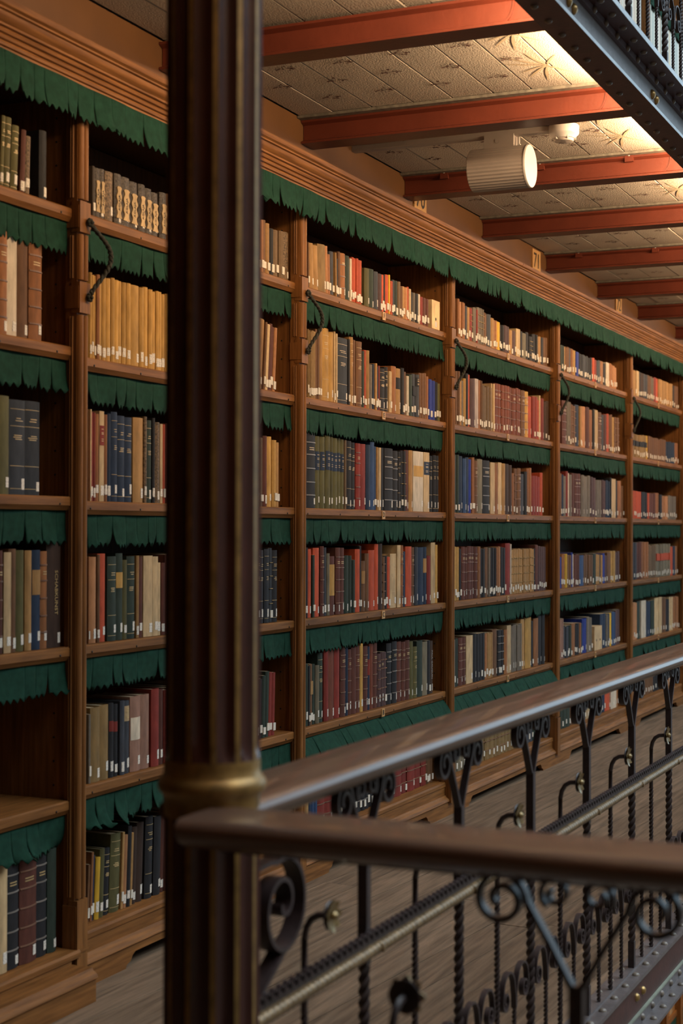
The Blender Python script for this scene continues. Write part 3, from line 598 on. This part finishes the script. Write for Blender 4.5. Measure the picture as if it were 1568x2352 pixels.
for (b, r, part), txt in BOOKS.items():
    n = 0
    for it in txt.split(','):
        a, w, h, code = it.split('/'); lean = 0.0
        if '@' in code: code, l_ = code.split('@'); lean = float(l_)
        a, w, h = int(a) / 1000, int(w) / 1000, int(h) / 1000
        if code[0] != 'Z': n += 1
        vis = w * h / a ** 2 * (0.35 if r == 5 and b >= 3 else 1) * (0.6 if part == 'b' else 1)
        if part == 'h': vis = 0
        if code[0] == 'Z': vis = 9
        allb.append([vis, b, r, part, n, a, w, h, code, lean])
# unseen remainder: left ends of shelves hidden by the posts, and the bookcase past the frame
rd = random.Random(5)
def filler(b, x0, x1, skip=()):
    for r in range(6):
        if r in skip: continue
        x = x0
        while x < x1 - .02:
            w = rd.uniform(.018, .042); allb.append([0, b, r, 'f', 0, x, min(w, x1 - x), rd.uniform(.2, .27), rd.choice('tTwmRkgnOcx'), 0]); x += w
filler(1, 2.42, 3.55, (4,)); filler(7, 12.52, 14.1)
for b in range(2, 7): filler(b, POSTS[b - 1] + .002, min(v[5] for v in allb if v[1] == b and v[3] != 'f') - .001)
order = sorted(allb, key=lambda v: -v[0])
single = set(id(v) for v in order[:300] if v[0] > 0)
SV, SF, SC = [], [], []
def sadd(m, col):
    n = len(SV); SV.extend(m.v); SF.extend([[i + n for i in f] for f in m.f]); SC.extend([(*col, 1.0)] * len(m.v))
rb = random.Random(9)
SIZEW = lambda w, h: 'thin' if w < .017 else ('thick' if w > .042 else ('tall' if h > .275 else ('small' if h < .17 else '')))
for v in allb:
    vis, b, r, part, n, a, w, h, code, lean = v
    z = SH[r] + .0008 + (DZ1.get(r, 0) if b == 1 else 0); c0 = code[0]; st = code[1:]
    dep = min(.24, max(.12, h * .72)); e = min(.007, w * .22) if c0 not in 'TWLZ' else min(.002, w * .1)
    if b == 1 and r == 5: h *= 1.05
    if b > 1 and r == 5: a, w = a * 1.0145, w * 1.0145
    if a + w > POSTS[b] - PW + .008: continue
    w2 = w - .0008; yo = YB + rb.uniform(0, .007) + (.036 if r == 5 and b > 1 else 0)
    if c0 == 'Z':                                    # upright file boxes
        m = MB(); m.box(0, w2, 0, .22, 0, h)
        t = obj('file_box', m, BM['Z'], None, None, (a, YB - .004, z))
        tag(t, 'cream cardboard file box at right end of the top shelf' if b == 3 else 'cream cardboard file box with two slots among blue books', 'box')
        for k in ((.5,) if b == 3 else (.28, .75)):
            s_ = MB(); s_.lathe([(.0001, -.0006), (.008, -.0006), (.008, .001), (.0001, .001)], 10, (w2 * k, 0, h * (.36 if b == 3 else .42)), 'y'); o = obj('finger_hole', s_, SLOT, t)
        if b == 3:
            s_ = MB(); s_.box(w2 * .4, w2 * .62, -.0007, 0, .012, .036); obj('sticker', s_, WHITE, t)
        continue
    sw = min(w2 * .86, .019); u1 = .95; u0 = max(.05, u1 - sw / w2); sz = .010 + rb.uniform(0, .016); shh = rb.uniform(.024, .031)
    bands = [.17, .34, .52, .70, .86] if h > .2 else [.25, .5, .75]
    if id(v) in single:
        m, tc = cover_mesh(w2, h, dep, e)
        t = obj('book', m, BM[c0], None, 50, (a, yo, z))
        if lean: t.rotation_euler = (0, radians(lean), 0)
        words = [SIZEW(w, h), BC[c0][1], 'book,', ordn(n), 'from left,', ROWN[r] + ',', BWHERE[(b, part)]]
        tag(t, ' '.join(x for x in words if x), 'book', ROWN[r] + ' books, ' + BWHERE[(b, part)])
        if w2 >= .009:
            o = obj('page_block', UNIT, PAPER, t, None, (tc + .0002, e + .0035, .003)); o.scale = (w2 - 2 * tc - .0004, dep - e - .006, h - .006)
        s_ = MB(); spine_strip(s_, w2, e, sz, sz + shh, u0, u1, .0008); obj('spine_label', s_, STICK, t)
        if '=' in st:
            s_ = MB()
            for q in bands: spine_strip(s_, w2, e, h * q - .002, h * q + .002, 0.02, .98, .002)
            stuff(obj('raised_bands', s_, BAND_K if c0 in 'kgS' else BAND_L, t))
            s_ = MB()
            for q in (.76, .785): spine_strip(s_, w2, e, h * q, h * q + .003, .25, .75, .0007)
            stuff(obj('gilt_title', s_, GILT, t))
        if '-' in st:
            s_ = MB()
            for q in (.06, .30, .72, .90): spine_strip(s_, w2, e, h * q, h * q + .0014, .06, .94, .0007)
            for q in (.80, .775, .62, .60, .58): spine_strip(s_, w2, e, h * q, h * q + .0024, rb.uniform(.2, .35), rb.uniform(.6, .8), .0007)
            stuff(obj('gilt_lines', s_, GILT, t))
        if '#' in st:
            pc = st[st.index('#') + 1:] or 't'
            q0, q1 = {'O': (.53, .79), 'm': (.33, .86), 'p': (.42, .72), 's': (.72, .93), 'g': (.60, .78), 'W': (.58, .76), 'T': (.62, .84), 'k': (.62, .76)}.get(c0, (.55, .8))
            s_ = MB(); spine_strip(s_, w2, e, h * q0, h * q1, .04, .96, .0007); obj('title_label', s_, BM[pc], t)
            if c0 in 'OTs':
                s_ = MB()
                for q in (.2, .3, .55, .62, .8): spine_strip(s_, w2, e, h * (q0 + (q1 - q0) * q), h * (q0 + (q1 - q0) * q) + .0022, .3, .72, .0013)
                stuff(obj('gilt_title', s_, GILT if pc != 't' else INK, t))
        if c0 == 'A':                                # serial with a waisted tan label and the title down the spine
            s_ = MB(); pts = []
            for k in range(25):
                q = k / 24; hw = .30 + .07 * cos(q * 6 * pi) - (.20 if q > .96 else 0); pts.append((q, hw))
            pol = [(w2 * (.5 - hw), h * (.14 + .62 * q)) for q, hw in pts] + [(w2 * (.5 + hw), h * (.14 + .62 * q)) for q, hw in pts[::-1]]
            s_.prism(pol, 'y', -.0012, e * .3); obj('title_label', s_, BM['T'], t)
            if w2 > .018:
                tm = text_mesh('AGLAJA', .014, .0003); o = obj('gilt_title', tm, INK, t, None, (w2 * .5, -.0017, h * .44)); o.rotation_euler = (pi / 2, pi / 2, 0); o.rotation_euler = Matrix(((0, -1, 0), (0, 0, -1), (1, 0, 0))).to_euler()
        if c0 == 'd' and b == 1:
            tm = text_mesh('SCHABKUNST', .0205, .0004); o = obj('gilt_title', tm, GILT, t, None, (w2 * .55, -.0008, h * .50)); o.rotation_euler = Matrix(((0, 1, 0), (0, 0, -1), (-1, 0, 0))).to_euler()
            t['label'] = 'dark brown book lettered down the spine, last on fourth shelf, leftmost bookcase'
        if c0 == 'd' and b == 3 and r == 4:
            tm = text_mesh('PAUL GAUGUIN', .0185, .0004); o = obj('gilt_title', tm, WHITE, t, None, (w2 * .5, -.0008, h * .55)); o.rotation_euler = Matrix(((0, 1, 0), (0, 0, -1), (-1, 0, 0))).to_euler()
    else:
        c = BC[c0][0]; k = rb.uniform(.8, 1.2); c = tuple(x * k for x in c)
        m = MB(); m.prism([(0, dep), (0, e), (w2 * .25, e * .3), (w2 * .75, e * .3), (w2, e), (w2, dep)], 'z', 0, h); T_ = Matrix.Translation((a, yo, z)) @ Matrix.Rotation(radians(lean), 4, 'Y')
        def put(mm, cc):
            mm.v = [tuple(T_ @ Vector(p)) for p in mm.v]; sadd(mm, cc)
        put(m, c)
        m = MB(); m.box(.002, w2 - .002, e + .003, dep - .004, h - .001, h + .0004); put(m, (.4, .29, .17))
        if part not in ('h', 'f') or b == 7:
            m = MB(); m.box(w2 * u0, w2 * u1, -.0012, e * .5, sz, sz + shh); put(m, (.62, .56, .46))
            if '=' in st:
                m = MB()
                for q in bands: m.box(0, w2, e * .25 - .0016, e, h * q - .0018, h * q + .0018)
                put(m, (.19, .165, .14) if c0 in 'kgS' else (.20, .10, .055))  # band highlights painted in here too
            if '-' in st:
                m = MB()
                for q in (.25, .45, .62, .8): m.box(w2 * .1, w2 * .9, -.0012, e * .5, h * q, h * q + .002)
                put(m, (.36, .25, .10))
            if '#' in st:
                m = MB(); m.box(0, w2, -.0008, e * .9, h * .5, h * .72); put(m, BC[st[-1]][0] if st[-1] in BC else (.3, .2, .1))
me = bpy.data.meshes.new('book_rows'); me.from_pydata(SV, [], SF)
ca = me.color_attributes.new('cloth', 'FLOAT_COLOR', 'POINT'); ca.data.foreach_set('color', [x for c in SC for x in c])
bmm = bmesh.new(); bmm.from_mesh(me); bmesh.ops.recalc_face_normals(bmm, faces=bmm.faces); bmm.to_mesh(me); bmm.free()
def attr_mat():
    m, t, p, L = nt('book_cloth_mixed'); N = t.nodes.new
    at = N('ShaderNodeAttribute'); at.attribute_name = 'cloth'
    tc = N('ShaderNodeTexCoord'); nz = N('ShaderNodeTexNoise'); nz.inputs['Scale'].default_value = 60; L.new(tc.outputs['Object'], nz.inputs['Vector'])
    mr = N('ShaderNodeMapRange'); mr.inputs['To Min'].default_value = .75; mr.inputs['To Max'].default_value = 1.25; L.new(nz.outputs['Fac'], mr.inputs['Value'])
    hs = N('ShaderNodeHueSaturation'); L.new(mr.outputs[0], hs.inputs['Value']); L.new(at.outputs['Color'], hs.inputs['Color']); L.new(hs.outputs[0], p.inputs['Base Color'])
    p.inputs['Roughness'].default_value = .72; p.inputs['Specular IOR Level'].default_value = .22; return m
ATTR = attr_mat()
o = stuff(obj('book_rows', me, ATTR)); tag(o, 'many smaller books filling the farther shelves of the oak bookcases', 'books')

# ================================================================ COLUMN
colu = empty('column', (2.153, 1.17, 0)); tag(colu, 'slender fluted maroon iron column with gilt fillets and ring', 'column')
RC = .0735
def shaft(m, z0, z1, round0=False, round1=False):
    def ring(z, k):
        q = []
        for i in range(12):
            for j in range(8):
                a = radians(30 * i - 3.4 + (6.8 if j == 1 else (0 if j == 0 else 6.8 + 23.2 * (j - 1) / 7)))
                d = 0 if j < 2 else sin(pi * (j - 1) / 7) * .0078
                q.append(((RC - d * k) * cos(a), (RC - d * k) * sin(a), z))
        return q
    zs = [(z0, 0 if round0 else 1)] + ([(z0 + .006, .35), (z0 + .016, .8), (z0 + .030, 1)] if round0 else []) + [(z1, 1)]
    n0 = len(m.f); m.rings([ring(z, k) for z, k in zs])
    for fi in range(n0, len(m.f)):
        j = (fi - n0) % 8; m.m[fi] = 1 if (j == 0 and len(m.f[fi]) == 4) else 0
m = MB(); shaft(m, 1.0, 2.62, True); obj('shaft', m, [MAROON, GOLD], colu, 35)
m = MB(); shaft(m, 0.06, .915); obj('lower_shaft', m, [MAROON, GOLD], colu, 35)
m = MB(); m.lathe([(.073, .915), (.0745, .93), (.0745, .944), (.077, .948), (.0815, .953), (.0838, .961), (.0815, .969), (.077, .974), (.0742, .978), (.0742, .99), (.0735, 1.001)], 48); obj('ring_collar', m, GOLD, colu, 50)
m = MB(); m.lathe([(.11, 0), (.11, .03), (.09, .045), (.085, .06), (.074, .065)], 40); obj('base', m, MAROON, colu, 40)
m = MB(); m.lathe([(.0735, 2.60), (.085, 2.61), (.085, 2.625), (.076, 2.635), (.08, 2.67), (.10, 2.73), (.135, 2.77), (.135, 2.80)], 40); obj('capital', m, GOLD, colu, 40)

# ================================================================ RAILINGS
def arc(cx, cz, r0, r1, a0, a1, n):
    return [(cx + (r0 + (r1 - r0) * k / n) * cos(radians(a0 + (a1 - a0) * k / n)), cz + (r0 + (r1 - r0) * k / n) * sin(radians(a0 + (a1 - a0) * k / n))) for k in range(n + 1)]
def to3(pts): return [(p[0], 0, p[1]) for p in pts]
# all pieces are modelled along local x with the hall on the -y side
thick = MB(); thick.box(-.0095, .0095, -.0095, .0095, .004, .085); thick.twist((0, 0), .0185, .085, .535, .09, 14); thick.box(-.0095, .0095, -.0095, .0095, .535, .75)
THICK = thick.mesh('baluster', 35)
thin = MB(); thin.twist((0, 0), .0115, .004, .52, .052, 12)
thin.tube([(0, 0, .515), (0, 0, .56), (0, 0, .645), (0, -.004, .665), (0, -.013, .680), (0, -.026, .688), (0, -.046, .690)], .0062, 8)
thin.lathe([(.001, -.046), (.024, -.0462), (.0255, -.048), (.024, -.0498), (.001, -.050)], 12, (0, 0, .690), 'y')  # added dark disc, stands in for shade on the rosette's back
THIN = thin.mesh('hooked_rod', 35)
ros = MB(); ros.lathe([(.001, -.052), (.006, -.052), (.008, -.058), (.004, -.063), (.001, -.064)], 10, (0, 0, .690), 'y')
for k in range(8):
    a = k * pi / 4; c_, s_ = cos(a), sin(a); pt = []
    for rr, ww, yy in ((.004, .003, -.0505), (.012, .007, -.052), (.020, .0085, -.0535), (.026, .005, -.056), (.0285, .001, -.058)):
        for q in (-1, 1): pt.append((rr * c_ - q * ww * s_, yy, .690 + rr * s_ + q * ww * c_))
    n = len(pt); pt += [(p[0], p[1] + .0025, p[2]) for p in pt]
    fs = []
    for i in range(4):
        fs += [(2 * i, 2 * i + 1, 2 * i + 3, 2 * i + 2), (n + 2 * i, n + 2 * i + 2, n + 2 * i + 3, n + 2 * i + 1), (2 * i, 2 * i + 2, n + 2 * i + 2, n + 2 * i), (2 * i + 1, n + 2 * i + 1, n + 2 * i + 3, 2 * i + 3)]
    ros.add(pt, fs)
ROS = ros.mesh('rosette', 40)
fork = MB()
for s_ in (-1, 1):
    p = [(0, .738), (.012, .756), (.036, .80), (.058, .836), (.068, .853)] + arc(.104, .854, .034, .034, 172, 60, 9)[1:] + arc(.104, .854, .034, .024, 60, -180, 16)[1:] + arc(.104, .854, .024, .009, -180, -400, 12)[1:]
    fork.ribbon(to3([(s_ * a, b) for a, b in p]), (0, 1, 0), .016, .0075)
    p = arc(.030, .868, .020, .018, -60, 120, 9) + arc(.030, .868, .018, .006, 120, 420, 14)[1:]
    fork.ribbon(to3([(s_ * a, b) for a, b in p]), (0, 1, 0), .014, .006)
FORK = fork.mesh('scroll_fork', 45)
tul = MB(); tul.twist((0, 0), .0095, .004, .215, .045)
for s_ in (-1, 1):
    p = [(0.002, .205), (.004, .235), (.012, .268)] + arc(.052, .262, .040, .040, 168, 70, 8)[1:] + arc(.058, .262, .038, .034, 60, -20, 6) + arc(.078, .245, .020, .018, 30, -200, 12) + arc(.078, .245, .016, .005, -200, -430, 12)[1:]
    p = [(0.002, .205), (.004, .235), (.012, .266)] + arc(.054, .258, .042, .042, 165, 20, 12)[1:] + arc(.076, .238, .024, .021, 40, -170, 12)[1:] + arc(.076, .238, .021, .006, -170, -430, 14)[1:]
    tul.ribbon(to3([(s_ * a, b) for a, b in p]), (0, 1, 0), .013, .0048)
TUL = tul.mesh('tulip_scroll', 45)
for q in (THICK, THIN, FORK, TUL): q.materials.append(IRON)
ROS.materials.append(BRASS)
def rail_prof():
    h = [(-.062, .9355), (-.054, .9365), (0, .937), (.054, .9365), (.062, .9355), (.070, .931), (.0745, .924), (.0745, .917), (.069, .909), (.060, .902), (.045, .893), (-.045, .893), (-.060, .902), (-.069, .909), (-.0745, .917), (-.0745, .924), (-.070, .931)]
    return h
def railing(name, label, L, first, origin, rotz, rail0, detail=True, wmat=W_RAIL, grp='ornamental iron railings'):
    """runs along local +x from the column; first = position of the first thick baluster"""
    t = empty(name, origin); t.rotation_euler = (0, 0, rotz); tag(t, label, 'railing', grp)
    m = MB(); m.prism([(a, b) for a, b in rail_prof()], 'x', rail0, L); obj('handrail', m, wmat, t, 40)
    m = MB(); m.box(.08, L, -.02, .02, .885, .8935); obj('rail_bar', m, IRON, t)
    pitch = .5265; x = first; k = 0
    while x < L:
        obj('baluster', THICK, IRON, t, None, (x, 0, 0)); obj('scroll_fork', FORK, IRON, t, None, (x, 0, 0)); x += pitch
    x = first - pitch / 2
    while x < L:
        hr = obj('hooked_rod', THIN, IRON, t, None, (x, 0, 0)); obj('rosette', ROS, BRASS, hr); x += pitch
    x = first - pitch * .25
    while x < L:
        obj('tulip_scroll', TUL, IRON, t, None, (x, 0, 0)); x += pitch / 2
    # reeded gilt bar with a leafy crest, on the hall side
    m = MB(); R_ = []; n = int((L - .07) / .0065)
    for i in range(n + 1):
        r = .0108 + (.0014 if i % 3 else -.0018); xx = .07 + i * .0065
        R_.append([(xx, -.019 + r * cos(a), .565 + r * sin(a)) for a in [j * pi / 4 for j in range(8)]])
    m.rings(R_); bar = obj('reeded_bar', m, GOLD_BAR, t, 60)
    m = MB(); m.box(.07, L, -.016, -.010, .570, .590); i = 0; xx = .08
    while xx < L - .02:
        m.ribbon([(xx + p[0], -.016, .583 + p[1]) for p in arc(0, .008, .013, .004, -40, 330, 9)], (0, 1, 0), .010, .004); xx += .025
    stuff(obj('leaf_crest', m, IRON, t, 50))
    x = first
    while x < L:
        m = MB(); m.lathe([(.001, -.036), (.007, -.034), (.009, -.028), (.006, -.018)], 8, (x + .02, 0, .565), 'y'); obj('collar_stud', m, GOLD_BAR, t, 50); x += pitch
    return t
r1 = railing('iron_railing', 'wrought iron railing with wooden handrail running along the bookcases', 12.3, .597, (2.153, RAILY, 0), 0, -.035)
r2 = railing('iron_railing', 'near wooden handrail and iron railing crossing the lower right foreground', 2.6, .603, (RAILX, RAILY, 0), -pi / 2, .035, wmat=W_RAIL)
# the near railing's hall side is +x: mirror its pieces by turning them half round
for o in r2.children:
    if o.name.split('.')[0] in ('hooked_rod',): o.rotation_euler = (0, 0, pi)
    if o.name.split('.')[0] in ('reeded_bar', 'leaf_crest', 'collar_stud'): o.location.y += .038
# volute beside the column
m = MB()
p = [(.080, .812), (.115, .812), (.150, .806)] + arc(.243, .732, .074, .074, 128, -90, 22) + arc(.243, .735, .071, .052, -90, -270, 16)[1:] + arc(.243, .737, .050, .012, -270, -640, 24)[1:]
p = [(.000, .795), (.05, .804), (.10, .806)] + arc(.152, .727, .080, .074, 110, -90, 24) + arc(.152, .727, .074, .058, -90, -200, 12)[1:] + arc(.150, .727, .056, .016, -200, -430, 22)[1:] + arc(.150,.727,.016,.007,-430,-560,8)[1:]
p = [(a + .075, b) for a, b in p]
m.ribbon(to3(p), (0, 1, 0), .032, .008)
m.ribbon(to3([(.235, .653), (.20, .632), (.155, .606), (.118, .575), (.098, .548)]), (0, 1, 0), .03, .008)
obj('end_volute', m, IRON, r1, 45)

# ================================================================ GIRDERS
rv = MB(); rv.lathe([(.0115, 0), (.0108, .003), (.0085, .0062), (.005, .0082), (.0006, .009)], 10); RV = rv.mesh('rivet', 60)
RVB = rv.mesh('bolt_head', 60); RV.materials.append(RIVET); RVB.materials.append(BRASS_RIV)
def rivet(parent, loc, rot=(0, 0, 0), me=None, s=1.0, name='rivet'):
    o = obj(name, me or RV, RIVET, parent, None, loc); o.rotation_euler = rot; o.scale = (s, s, s); return o
g = empty('iron_girder', (2.1, 1.16, -.15)); tag(g, 'riveted iron edge girder carrying the near railing and floor', 'girder')
def GP(name, m, mt, sm=None): return obj(name, m, mt, g, sm, (-2.1, -1.16, .15))
m = MB(); m.box(2.1, XEND, 1.122, 1.206, -.012, .0); m.box(2.1, XEND, 1.160, 1.206, 0, .0045); GP('top_plate', m, GIRD)
m = MB(); m.box(2.1, XEND, 1.130, 1.145, -.150, -.012); GP('web', m, GIRD_D)
m = MB(); m.prism([(1.1295, -.105), (1.122, -.105), (1.122, -.140), (1.078, -.141), (1.078, -.150), (1.1295, -.150)], 'x', 2.1, XEND); GP('bottom_angle', m, GIRD)
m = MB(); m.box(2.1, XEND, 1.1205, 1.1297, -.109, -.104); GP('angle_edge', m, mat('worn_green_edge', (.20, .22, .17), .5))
x = 3.6
while x < 8.2:
    rivet(g, (x - 2.1, 1.141 - 1.16, .15)); rivet(g, (x + .03 - 2.1, 1.192 - 1.16, .1545), s=.8)
    rivet(g, (x - 2.1, 1.122 - 1.16, .15 - .123), (pi / 2, 0, 0)); rivet(g, (x + .05 - 2.1, 1.098 - 1.16, .15 - .1405))
    x += .132
for x in (4.75, 4.83): rivet(g, (x - 2.1, 1.130 - 1.16, .15 - .055), (pi / 2, 0, 0), RVB, 1.15, 'bolt_head')
m = MB(); m.box(2.12, 2.135, -3, 1.12, -.15, .0); m.box(2.06, 2.14, -3, 1.12, -.002, .004); GP('cross_girder', m, GIRD_D)

u = empty('iron_girder', (4.0, 1.24, 2.80)); tag(u, 'riveted iron girder edging the upper gallery at top right', 'girder')
def UP(name, m, mt, sm=None): return obj(name, m, mt, u, sm, (-4.0, -1.24, -2.80))
m = MB(); m.box(2.0, XEND, 1.224, 1.326, 2.800, 2.810); UP('bottom_flange', m, GIRD_D)
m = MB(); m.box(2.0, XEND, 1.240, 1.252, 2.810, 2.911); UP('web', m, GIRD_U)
m = MB(); m.box(2.0, XEND, 1.164, 1.262, 2.911, 2.925); UP('top_flange', m, GIRD_D)
m = MB(); m.box(2.0, XEND, 1.2255, 1.2395, 2.889, 2.910); UP('top_angle', m, GIRD_D)
m = MB(); m.box(2.0, XEND, 1.1625, 1.164, 2.911, 2.928); m.box(2.0, XEND, 1.2225, 1.224, 2.7995, 2.811); UP('worn_edge_glint', m, EDGE)
x = 3.2
while x < 7.4:
    rivet(u, (x - 4, 1.195 - 1.24, .111), (pi, 0, 0)); rivet(u, (x - 4 + .04, 1.2255 - 1.24, .099), (pi / 2, 0, 0)); rivet(u, (x - 4 + .06, 1.29 - 1.24, 0), (pi, 0, 0)); x += .137
for bx in BX[1:5]:
    for d, zz in ((.02, .055), (.075, .050)): rivet(u, (bx + d - 4, 0, zz), (pi / 2, 0, 0), RVB, 1.5, 'bolt_head')
m = MB(); m.box(2.0, XEND, 1.262, 2.94, 2.937, 2.965); struct(obj('floor', m, W_FLOOR))
railing('iron_railing', 'wrought iron railing of the upper gallery at top right', 5.4, .574, (2.8, 1.205, 2.925), 0, 0)

# ================================================================ SPEAKER, CONDUIT, DETECTOR
SX = 5.913
m = MB()
m.prism([(-.02, 0), (.02, 0), (.02, -.018), (.016, -.022), (-.016, -.022), (-.02, -.018)], 'y', 1.74, D - .001)
o = obj('cable_conduit', m, WHITE2, None, None, (SX, 0, CEILZ)); tag(o, 'flat white cable conduit on the ceiling leading to the speaker', 'conduit')
sp = empty('speaker', (SX, 1.945, CEILZ - .022)); tag(sp, 'white ribbed cylinder loudspeaker hanging under the ceiling between red beams', 'loudspeaker')
rr = .083; L0, L1 = -.114, .114; cz = -.122
m = MB(); R_ = []
def rib(r, y, k=1): return [((r - k * .0016 * (j % 2)) * cos(2 * pi * j / 96), y, cz + (r - k * .0016 * (j % 2)) * sin(2 * pi * j / 96)) for j in range(96)]
def rib3(r, y):
    q = []
    for j in range(144):
        a = 2 * pi * j / 144; d = .0022 * (0.5 + 0.5 * cos(a * 36)); q.append(((r - d) * cos(a), y, cz + (r - d) * sin(a)))
    return q
m.rings([rib3(rr * .97, L1), rib3(rr, L1 - .003), rib3(rr, L0 + .006), rib3(rr * .985, L0)]); obj('ribbed_body', m, WHITE2, sp, 25)
m = MB(); m.lathe([(.001, L0 - .010), (rr * .98, L0 - .010), (rr * 1.005, L0 - .007), (rr * 1.005, L0 - .002), (rr * .9, L0 - .001)], 64, (0, 0, cz), 'y'); obj('end_cap', m, WHITE, sp, 40)
m = MB(); m.box(-.028, .028, -.062, .058, -.045, .006); obj('junction_box', m, WHITE2, sp)
m = MB(); m.lathe([(.0001, -.0292), (.0095, -.0292), (.0095, -.026)], 16, (0, 0.005, -.018), 'x'); obj('knockout', m, WHITE2, sp)
m = MB(); m.box(-.020, .020, -.060, .054, -.056, -.045); m.box(-.005, .005, -.078, -.070, -.062, -.005); m.box(-.012, .012, -.082, -.060, -.05, -.044); m.box(-.02, -.004, -.086, -.078, -.066, -.036); obj('bracket', m, WHITE, sp)
det = empty('smoke_detector', (SX, 1.690, CEILZ)); tag(det, 'round white smoke detector on the ceiling beside the speaker', 'smoke detector')
m = MB(); m.lathe([(.055, 0), (.058, -.004), (.058, -.030), (.056, -.036), (.050, -.040), (.044, -.052), (.040, -.053)], 48); obj('body', m, WHITE, det, 40)
m = MB(); m.lathe([(.0415, -.044), (.0415, -.050), (.036, -.062), (.030, -.064), (.001, -.064)], 40); obj('sensor_head', m, WHITE2, det, 40)
for k in range(6):
    a = k * pi / 3 + .6; m = MB(); m.box(.036, .047, -.002, .002, -.058, -.034); o = obj('fin', m, WHITE, det); o.rotation_euler = (0, 0, a)

# ================================================================ UPPER AND LOWER BOOKCASES GLIMPSED THROUGH THE RAILINGS
def glimpse(name, label, x0, x1, posts, shelves, zlo, zhi, rows, codes):
    t = empty(name, ((x0 + x1) / 2, D, zlo)); tag(t, label, 'bookcase'); ox, oy, oz = -(x0 + x1) / 2, -D, -zlo
    def Q(nm, m, mt, l=(0, 0, 0)): return obj(nm, m, mt, t, None, (ox + l[0], oy + l[1], oz + l[2]))
    for px in posts:
        m = MB(); m.box(px, px + .07, D, 2.92, zlo, zhi); Q('post', m, W_Z)
    m = MB(); m.box(x0, x1, 2.90, 2.92, zlo, zhi); Q('back_panel', m, W_BACK)
    for k, z in enumerate(shelves):
        m = MB(); m.box(x0, x1, YS, 2.90, z - ST, z); s_ = Q('shelf', m, W_X)
        felt_obj(felt(x1 - x0, .10, 200 + k + int(zlo), .012), s_, (x0, YS + .01, z - ST))
    rd = random.Random(17); V = []; F_ = []; C_ = []
    for z in rows:
        x = x0 + .02
        while x < x1 - .04:
            if any(px - .045 < x < px + .075 for px in posts): x += .01; continue
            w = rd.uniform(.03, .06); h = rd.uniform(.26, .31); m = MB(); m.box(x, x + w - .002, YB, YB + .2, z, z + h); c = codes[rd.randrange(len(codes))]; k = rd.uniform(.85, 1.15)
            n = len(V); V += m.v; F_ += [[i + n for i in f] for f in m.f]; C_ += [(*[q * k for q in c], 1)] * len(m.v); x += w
    me = bpy.data.meshes.new('book_rows'); me.from_pydata(V, [], F_)
    a_ = me.color_attributes.new('cloth', 'FLOAT_COLOR', 'POINT'); a_.data.foreach_set('color', [x for c in C_ for x in c])
    o = stuff(obj('book_rows', me, ATTR)); tag(o, 'pale books ' + ('seen through the upper railing at top right' if zlo > 0 else 'seen below the girder at lower right corner'), 'books')
glimpse('bookcase', 'upper gallery bookcase glimpsed through the top right railing', 9.4, 13.6, (9.4, 11.13, 12.95), (5.30, 4.87, 4.44, 4.01, 3.58, 3.15), 2.97, 5.7, (4.872, 4.442),
        ((.62, .60, .52), (.55, .58, .56), (.50, .42, .34), (.35, .42, .38), (.60, .55, .42)))
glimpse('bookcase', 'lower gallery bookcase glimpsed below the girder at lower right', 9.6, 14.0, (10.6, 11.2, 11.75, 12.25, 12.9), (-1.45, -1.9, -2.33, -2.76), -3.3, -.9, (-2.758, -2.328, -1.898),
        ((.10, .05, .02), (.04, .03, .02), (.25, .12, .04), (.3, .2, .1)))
t = empty('strip_lamp', (11.6, 1.32, -.135)); tag(t, 'linear lamp under the walkway floor lighting the lower bookcase', 'lamp')
m = MB(); m.box(-1.6, 1.6, -.03, .012, 0, .01); obj('housing', m, WHITE, t)
area('lamp_tube', (0, 0, -.02), (0, .8, -.6), 3.0, .03, LAMP_W * 3, LAMP_C, t)

# the cross gallery over the camera: its edge girder and lamps
c = empty('iron_girder', (2.0, -.9, 2.80)); tag(c, 'iron girder edging the upper gallery over the near railing', 'girder')
m = MB(); m.box(1.98, 1.992, -3.0, 1.12, 2.81, 2.911); m.box(1.91, 2.0, -3.0, 1.12, 2.80, 2.81); obj('web', m, GIRD_D, c, None, (-2.0, .9, -2.80))
for k in range(3):
    t = empty('strip_lamp', (1.955, .65 - k * 1.25, 2.8105)); tag(t, '%s linear lamp of the cross gallery above the near railing' % ORD[k], 'lamp', 'strip lamps behind the girder')
    m = MB(); m.box(-.012, .024, -.5, .5, 0, .008); obj('housing', m, WHITE, t)
    area('lamp_tube', (0, 0, .028), (-.97, 0, .24), 1.0, .02, LAMP_W, LAMP_C, t)
